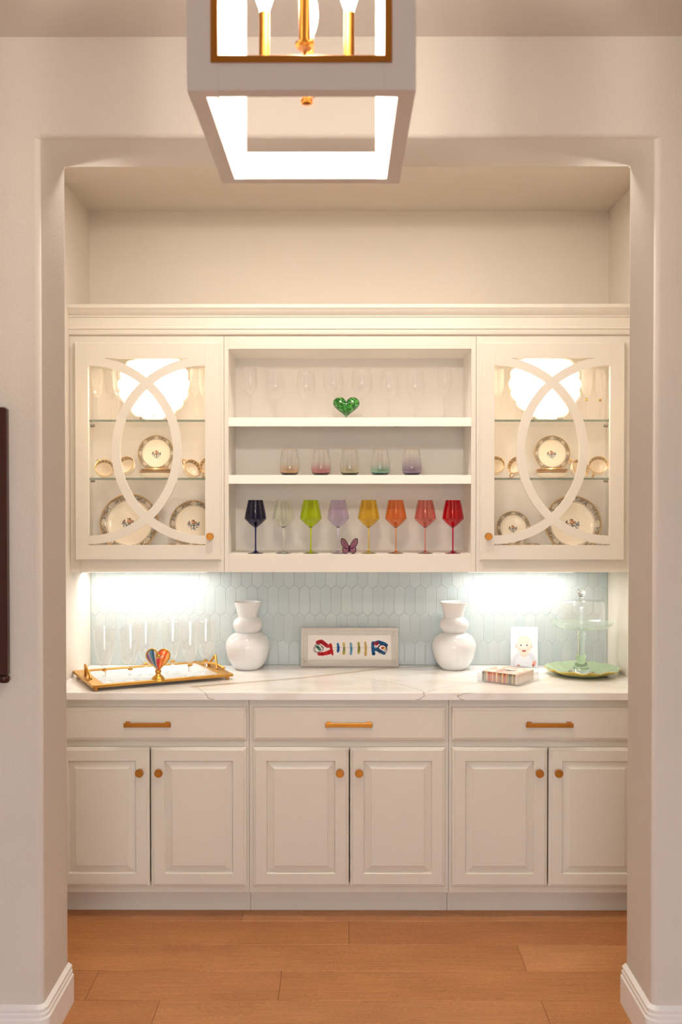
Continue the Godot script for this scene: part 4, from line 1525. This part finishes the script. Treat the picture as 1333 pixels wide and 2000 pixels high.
# ------------------------------------------------------------------ on the counter
func counter_things() -> void:
	var cy := 0.9122
	tray(cy)
	# vases
	var prof := curve([[0.0, 0.003], [0.044, 0.003], [0.047, 0.0], [0.053, 0.001]], 2) + curve([[0.053, 0.001], [0.070, 0.018], [0.089, 0.052], [0.1005, 0.098], [0.097, 0.126], [0.083, 0.149], [0.062, 0.163], [0.0485, 0.1665]], 4) + curve([[0.0485, 0.1665], [0.058, 0.177], [0.0655, 0.194], [0.066, 0.209], [0.059, 0.225], [0.0445, 0.236]], 4) + curve([[0.0445, 0.236], [0.0450, 0.245], [0.0515, 0.272], [0.0625, 0.3045]], 3) + [[0.0612, 0.3062], [0.0590, 0.3045]] + curve([[0.0590, 0.3045], [0.048, 0.272], [0.041, 0.243], [0.050, 0.21], [0.045, 0.166], [0.08, 0.10], [0.05, 0.01], [0.0, 0.008]], 3)
	var vm := lathe(prof, 64, 0.0, 30.0)
	var v := thing("vase", "milky white glass vase of stacked bulbs near the gold tray", "vase", Vector3(-0.438, cy, -1.485), 0.0, "pair of white bulb vases")
	put("vase_body", vm, M.milk, v)
	copy(v, "milky white glass vase of stacked bulbs near the baby photo", Vector3(0.501, cy, -1.485))
	framed_art(cy)
	photo_and_box(cy)
	cake(cy)

func tray(cy: float) -> void:
	var turn := 26.7
	var c := Vector3(-0.828, cy, -1.252)
	var t := thing("serving_tray", "rectangular antique gold tray with twig handles on the left of the counter", "tray", c, turn)
	var L := 0.300
	var W := 0.193
	var y0 := 0.014
	var rim := st_new()
	for q in [[-L, -W, L, -W + 0.020], [-L, W - 0.020, L, W], [-L, -W + 0.020, -L + 0.050, W - 0.020], [L - 0.050, -W + 0.020, L, W - 0.020]]:
		add_box(rim, Vector3(q[0], y0, q[1]), Vector3(q[2], y0 + 0.012, q[3]), 0.0012)
	put("rim", done(rim), M.leaf, t)
	put("mirror_base", box(Vector3(-L + 0.050, y0 + 0.001, -W + 0.020), Vector3(L - 0.050, y0 + 0.006, W - 0.020)), mat(rgb8(226, 230, 232), 0.12, 0.0), t)
	for sx in [-1.0, 1.0]:
		for sz in [-1.0, 1.0]:
			put("ball_foot", lathe(curve([[0.0, 0.0], [0.006, 0.001], [0.0085, 0.007], [0.006, 0.0125], [0.0, 0.0142]], 4), 18), M.leaf, t, Vector3(sx * (L - 0.02), 0, sz * (W - 0.02)))
		# a bent twig crossing a straight one
		var st := st_new()
		var x: float = sx * (L - 0.025)
		var top := y0 + 0.0125
		var arc := []
		for k in 15:
			var u := k / 14.0
			arc.append(Vector3(x + sx * 0.012 * sin(u * PI), top + 0.052 * sin(u * PI) ** 0.8, lerpf(-0.055, 0.055, u) + 0.012 * sin(u * TAU)))
		add_tube(st, arc, 0.0052, 9, 1)
		var bar := []
		for k in 9:
			var u := k / 8.0
			bar.append(Vector3(x + lerpf(-0.022, 0.022, u) * sx, top + 0.0062 + 0.010 * sin(u * PI), lerpf(-0.085, 0.085, u)))
		add_tube(st, bar, 0.0058, 9, 3)
		put("twig_handle", done(st), M.leaf, t)
	# goblets on the tray
	var floor_y := cy + y0 + 0.0062
	var bowl := [[0.0065, 0.058], [0.012, 0.064], [0.022, 0.080], [0.033, 0.112], [0.0395, 0.150], [0.0435, 0.190], [0.0475, 0.228]]
	var spots := [[-0.985, -1.045, "at the tray's front left corner"], [-0.885, -1.075, "second from the tray's left end"], [-0.845, -1.195, "just behind the enamel heart's left"], [-0.742, -1.262, "behind the enamel heart's right"], [-0.652, -1.168, "in front of the last goblet"], [-0.600, -1.272, "at the tray's right end"]]
	for k in spots.size():
		var s = spots[k]
		stem_glass("goblet", "clear goblet with gold ring, " + s[2], "glass", Vector3(s[0], floor_y, s[1]), bowl, 0.0062, 0.037, 0.014, M.clear, "goblets on the gold tray", 0.0013, true)
	# enamelled heart on a gilt foot
	var h := thing("enamel_heart", "striped rainbow enamel heart on a gold foot on the tray", "ornament", Vector3(-0.772, floor_y, -1.088), 0.0)
	var em := tex_mat(enamel_image(), 0.12)
	em.clearcoat_enabled = true
	em.clearcoat = 0.8
	put("heart_body", inflate(heart_outline(0.047, 0.092, 0.036), Vector2(0, 0.088), 0.019, 8), em, h)
	var edge := []
	for p in heart_outline(0.0485, 0.095, 0.035):
		edge.append(Vector3(p.x, p.y, 0))
	put("gilt_edge", tube(edge, 0.0035, 8, true), M.gold, h)
	var med := put("medallion", lathe([[0.0, 0.0], [0.009, 0.0], [0.010, 0.0015], [0.008, 0.003], [0.006, 0.002], [0.0, 0.0035]], 20), M.gold, h, Vector3(0.004, 0.104, 0.0165))
	med.rotation_degrees.x = 90
	put("gilt_foot", lathe([[0.0, 0.0], [0.030, 0.0], [0.0305, 0.003]] + curve([[0.028, 0.006], [0.022, 0.016], [0.013, 0.024], [0.010, 0.030], [0.013, 0.036], [0.011, 0.044], [0.0, 0.046]], 3), 28), M.gold, h)

func framed_art(cy: float) -> void:
	var w := 0.450
	var hh := 0.178
	var t := thing("framed_painting", "pale beaded frame with small red and blue fish skeleton painting", "picture", Vector3(0.027, cy, -1.530))
	var bead := mat(rgb8(240, 232, 222), 0.35)
	var dots := blank(64, 64, Color.BLACK)
	for y in 64:
		for x in 64:
			var p := Vector2(fmod(x, 16.0) - 7.5, fmod(y, 16.0) - 7.5).length() / 8.0
			var v := sqrt(max(1.0 - p * p, 0.0))
			dots.set_pixel(x, y, Color(v, v, v))
	relief(bead, ImageTexture.create_from_image(dots), 0.2, 60.0)
	var b := 0.031
	for q in [[-w / 2, 0.0, w / 2, b], [-w / 2, hh - b, w / 2, hh], [-w / 2, b, -w / 2 + b, hh - b], [w / 2 - b, b, w / 2, hh - b]]:
		var st := st_new()
		add_box(st, Vector3(q[0], q[1], -0.010), Vector3(q[2], q[3], 0.004), 0.002)
		var horiz: bool = q[2] - q[0] > 0.2
		# two raised rows of beads
		for r in 2:
			var f := 0.004 + 0.0135 * r
			if horiz:
				var y: float = (q[1] + f) if q[1] < 0.01 else (q[3] - f - 0.010)
				add_box(st, Vector3(q[0] + f, y, 0.0035), Vector3(q[2] - f, y + 0.010, 0.008 - 0.003 * r), 0.0024)
			else:
				var x: float = (q[0] + f) if q[0] < 0 else (q[2] - f - 0.010)
				add_box(st, Vector3(x, q[1] - 0.012, 0.0035), Vector3(x + 0.010, q[3] + 0.012, 0.008 - 0.003 * r), 0.0024)
		put("frame_rail", done(st), bead, t)
	put("mat_board", box(Vector3(-w / 2 + b, b, -0.009), Vector3(w / 2 - b, hh - b, -0.004)), mat(rgb8(238, 230, 224), 0.7), t)
	var pr := put("print", quad(w - 2 * b - 0.006, hh - 2 * b - 0.004), tex_mat(art_image(), 0.95), t, Vector3(0, hh / 2.0, -0.0034))
	pr.set_meta("label", "flat painted print of fish bones")
	put("hook", tube([Vector3(-0.006, hh - 0.001, -0.006), Vector3(-0.004, hh + 0.006, -0.006), Vector3(0.0, hh + 0.0085, -0.006), Vector3(0.004, hh + 0.006, -0.006), Vector3(0.006, hh - 0.001, -0.006)], 0.0012, 6), M.white_wire, t)
	t.rotation_degrees.x = -9
	rest(t, cy)

func photo_and_box(cy: float) -> void:
	var t := thing("photo_block", "clear acrylic block holding a portrait photograph of a smiling baby", "photo", Vector3(0.826, cy, -1.515), -6.0)
	put("acrylic_block", box(Vector3(-0.064, 0.0, -0.022), Vector3(0.064, 0.185, -0.006), 0.001), M.clear, t)
	put("photo_paper", box(Vector3(-0.060, 0.004, -0.0057), Vector3(0.060, 0.182, -0.0051)), mat(rgb8(244, 242, 242), 0.4), t)
	put("print", quad(0.120, 0.178), tex_mat(baby_image(), 0.35), t, Vector3(0, 0.093, -0.0046))
	t.rotation_degrees.x = -5
	rest(t, cy)
	# acrylic tray of picture cards
	var b := thing("card_box", "clear acrylic open tray of cards before the baby photo", "box", Vector3(0.700, cy, -1.195), -36.0)
	var a := 0.098
	var d := 0.094
	var st := st_new()
	add_box(st, Vector3(-a, 0.0, -d), Vector3(a, 0.004, d))
	for q in [[-a, -d, a, -d + 0.003], [-a, d - 0.003, a, d], [-a, -d + 0.003, -a + 0.003, d - 0.003], [a - 0.003, -d + 0.003, a, d - 0.003]]:
		add_box(st, Vector3(q[0], 0.004, q[1]), Vector3(q[2], 0.036, q[3]))
	put("acrylic_walls", done(st), pane_mat(rgb8(236, 240, 242), 0.10), b)
	for k in 2:
		put("acrylic_knob", lathe(curve([[0.0, 0.0], [0.005, 0.001], [0.006, 0.006], [0.0, 0.012]], 3), 14), M.clear, b, Vector3(-a * 0.99, 0.012, d * 0.9 - k * d * 1.8))
	var s := thing("card_stack", "pack of colourful edged cards inside the acrylic tray", "cards", Vector3(0.700, cy + 0.0042, -1.195), -36.0)
	var cols := [rgb8(120, 118, 100), rgb8(170, 166, 140), rgb8(214, 190, 150), rgb8(196, 96, 86), rgb8(210, 120, 104), rgb8(228, 170, 128), rgb8(186, 110, 96), rgb8(232, 206, 160), rgb8(206, 130, 90), rgb8(150, 120, 92), rgb8(226, 182, 116), rgb8(186, 84, 78), rgb8(216, 156, 100), rgb8(168, 156, 120), rgb8(110, 104, 84), rgb8(196, 176, 130), rgb8(150, 126, 92), rgb8(236, 214, 196)]
	var n := 18
	for k in n:
		var x0 := -0.082 + 0.164 * k / n
		put("card", box(Vector3(x0 + 0.0006, 0.0, -0.078), Vector3(x0 + 0.164 / n - 0.0006, 0.038 + 0.001 * (k % 3), 0.080)), mat(cols[k], 0.6), s)
	var tc := thing("picture_card", "peach picture card lying on top of the card pack", "card", Vector3(0.700, cy + 0.0446, -1.195), -36.0)
	put("card_board", box(Vector3(-0.084, 0.0, -0.080), Vector3(0.084, 0.0012, 0.082)), mat(rgb8(246, 232, 220), 0.4), tc)
	var q2 := put("print", quad(0.166, 0.160), tex_mat(card_image(), 0.3), tc, Vector3(0, 0.0015, 0.001))
	q2.rotation_degrees.x = -90

func cake(cy: float) -> void:
	# leaf-green scalloped charger with a yellow rim
	var t := thing("green_charger", "large scalloped pale green plate with gold rim under the cake stand", "plate", Vector3(1.052, cy, -1.345))
	var st := st_new()
	var sr := st_new()
	st.set_smooth_group(1)
	sr.set_smooth_group(1)
	var n := 160
	var r := 0.168
	var rows := [[0.0, 0.003, 0.0], [0.50, 0.003, 0.0], [0.53, 0.0, 0.0], [0.60, 0.0, 0.0], [0.78, 0.012, 0.4], [0.985, 0.026, 1.0], [1.0, 0.0285, 1.0], [0.985, 0.0305, 1.0], [0.78, 0.0165, 0.4], [0.60, 0.006, 0.0], [0.0, 0.0055, 0.0]]
	var at := func(row: Array, k: int) -> Vector3:
		var a := TAU * k / n
		var wob := 0.5 + 0.5 * cos(a * 12.0 + 0.7 * sin(a * 5.0))
		return Vector3(sin(a), 0, cos(a)) * (r * row[0] * (1.0 - 0.035 * row[2] * wob)) + Vector3(0, row[1] + 0.005 * row[2] * wob, 0)
	for i in rows.size() - 1:
		for k in n:
			var q: Array = [at.call(rows[i], k), at.call(rows[i + 1], k), at.call(rows[i + 1], k + 1), at.call(rows[i], k + 1)]
			var order := [0, 1, 2, 0, 2, 3]
			if rows[i][0] == 0.0:
				order = [0, 1, 2]
			elif rows[i + 1][0] == 0.0:
				order = [0, 1, 3]
			for j in order:
				(sr if i in [4, 5, 6] else st).add_vertex(q[j])
	put("plate_body", done(st), mat(rgb8(168, 188, 152), 0.12), t)
	put("gilt_rim", done(sr), mat(rgb8(206, 186, 96), 0.3, 0.35), t)
	# cake stand
	var green := pane_mat(rgb8(176, 210, 178), 0.12)
	var solid_green := glass(lin(0.88, 0.955, 0.88))
	var fy := cy + 0.0058
	var s := thing("cake_stand", "pale green glass pedestal cake stand on the green plate", "cake stand", Vector3(1.048, fy, -1.350))
	put("pedestal", lathe([[0.0, 0.0], [0.062, 0.0], [0.0625, 0.002]] + curve([[0.060, 0.004], [0.044, 0.014], [0.028, 0.040], [0.019, 0.085], [0.0155, 0.130], [0.0155, 0.166]], 4) + curve([[0.019, 0.170], [0.0205, 0.176], [0.018, 0.181], [0.014, 0.186], [0.018, 0.192], [0.030, 0.1955]], 3) + [[0.0, 0.1955]], 48), solid_green, s)
	put("cake_plate", lathe([[0.0, 0.1957], [0.060, 0.1957]] + curve([[0.060, 0.1957], [0.105, 0.200], [0.130, 0.212], [0.1385, 0.224]], 3) + [[0.1385, 0.2262], [0.1365, 0.2262]] + curve([[0.1355, 0.224], [0.127, 0.2145], [0.104, 0.2035], [0.060, 0.2005], [0.0, 0.2005]], 3), 64), green, s)
	var d := thing("cake_dome", "clear glass cake dome with ball knob on the green stand", "dome", Vector3(1.048, fy + 0.2012, -1.350))
	put("dome_shell", lathe([[0.0985, 0.0], [0.1005, 0.0]] + curve([[0.1005, 0.002], [0.1005, 0.09], [0.098, 0.108], [0.088, 0.119], [0.055, 0.124], [0.014, 0.126]], 3) + [[0.0, 0.126]] + [[0.0, 0.1242]] + curve([[0.014, 0.1240], [0.055, 0.122], [0.087, 0.117], [0.0962, 0.107], [0.0986, 0.09], [0.0985, 0.002]], 3) + [[0.0985, 0.0]], 64), M.clear, d)
	put("knob", lathe([[0.0, 0.1262]] + curve([[0.012, 0.1264], [0.0085, 0.132], [0.0105, 0.139], [0.0178, 0.148], [0.0185, 0.158], [0.012, 0.170], [0.0, 0.174]], 4), 32), M.clear_solid, d)
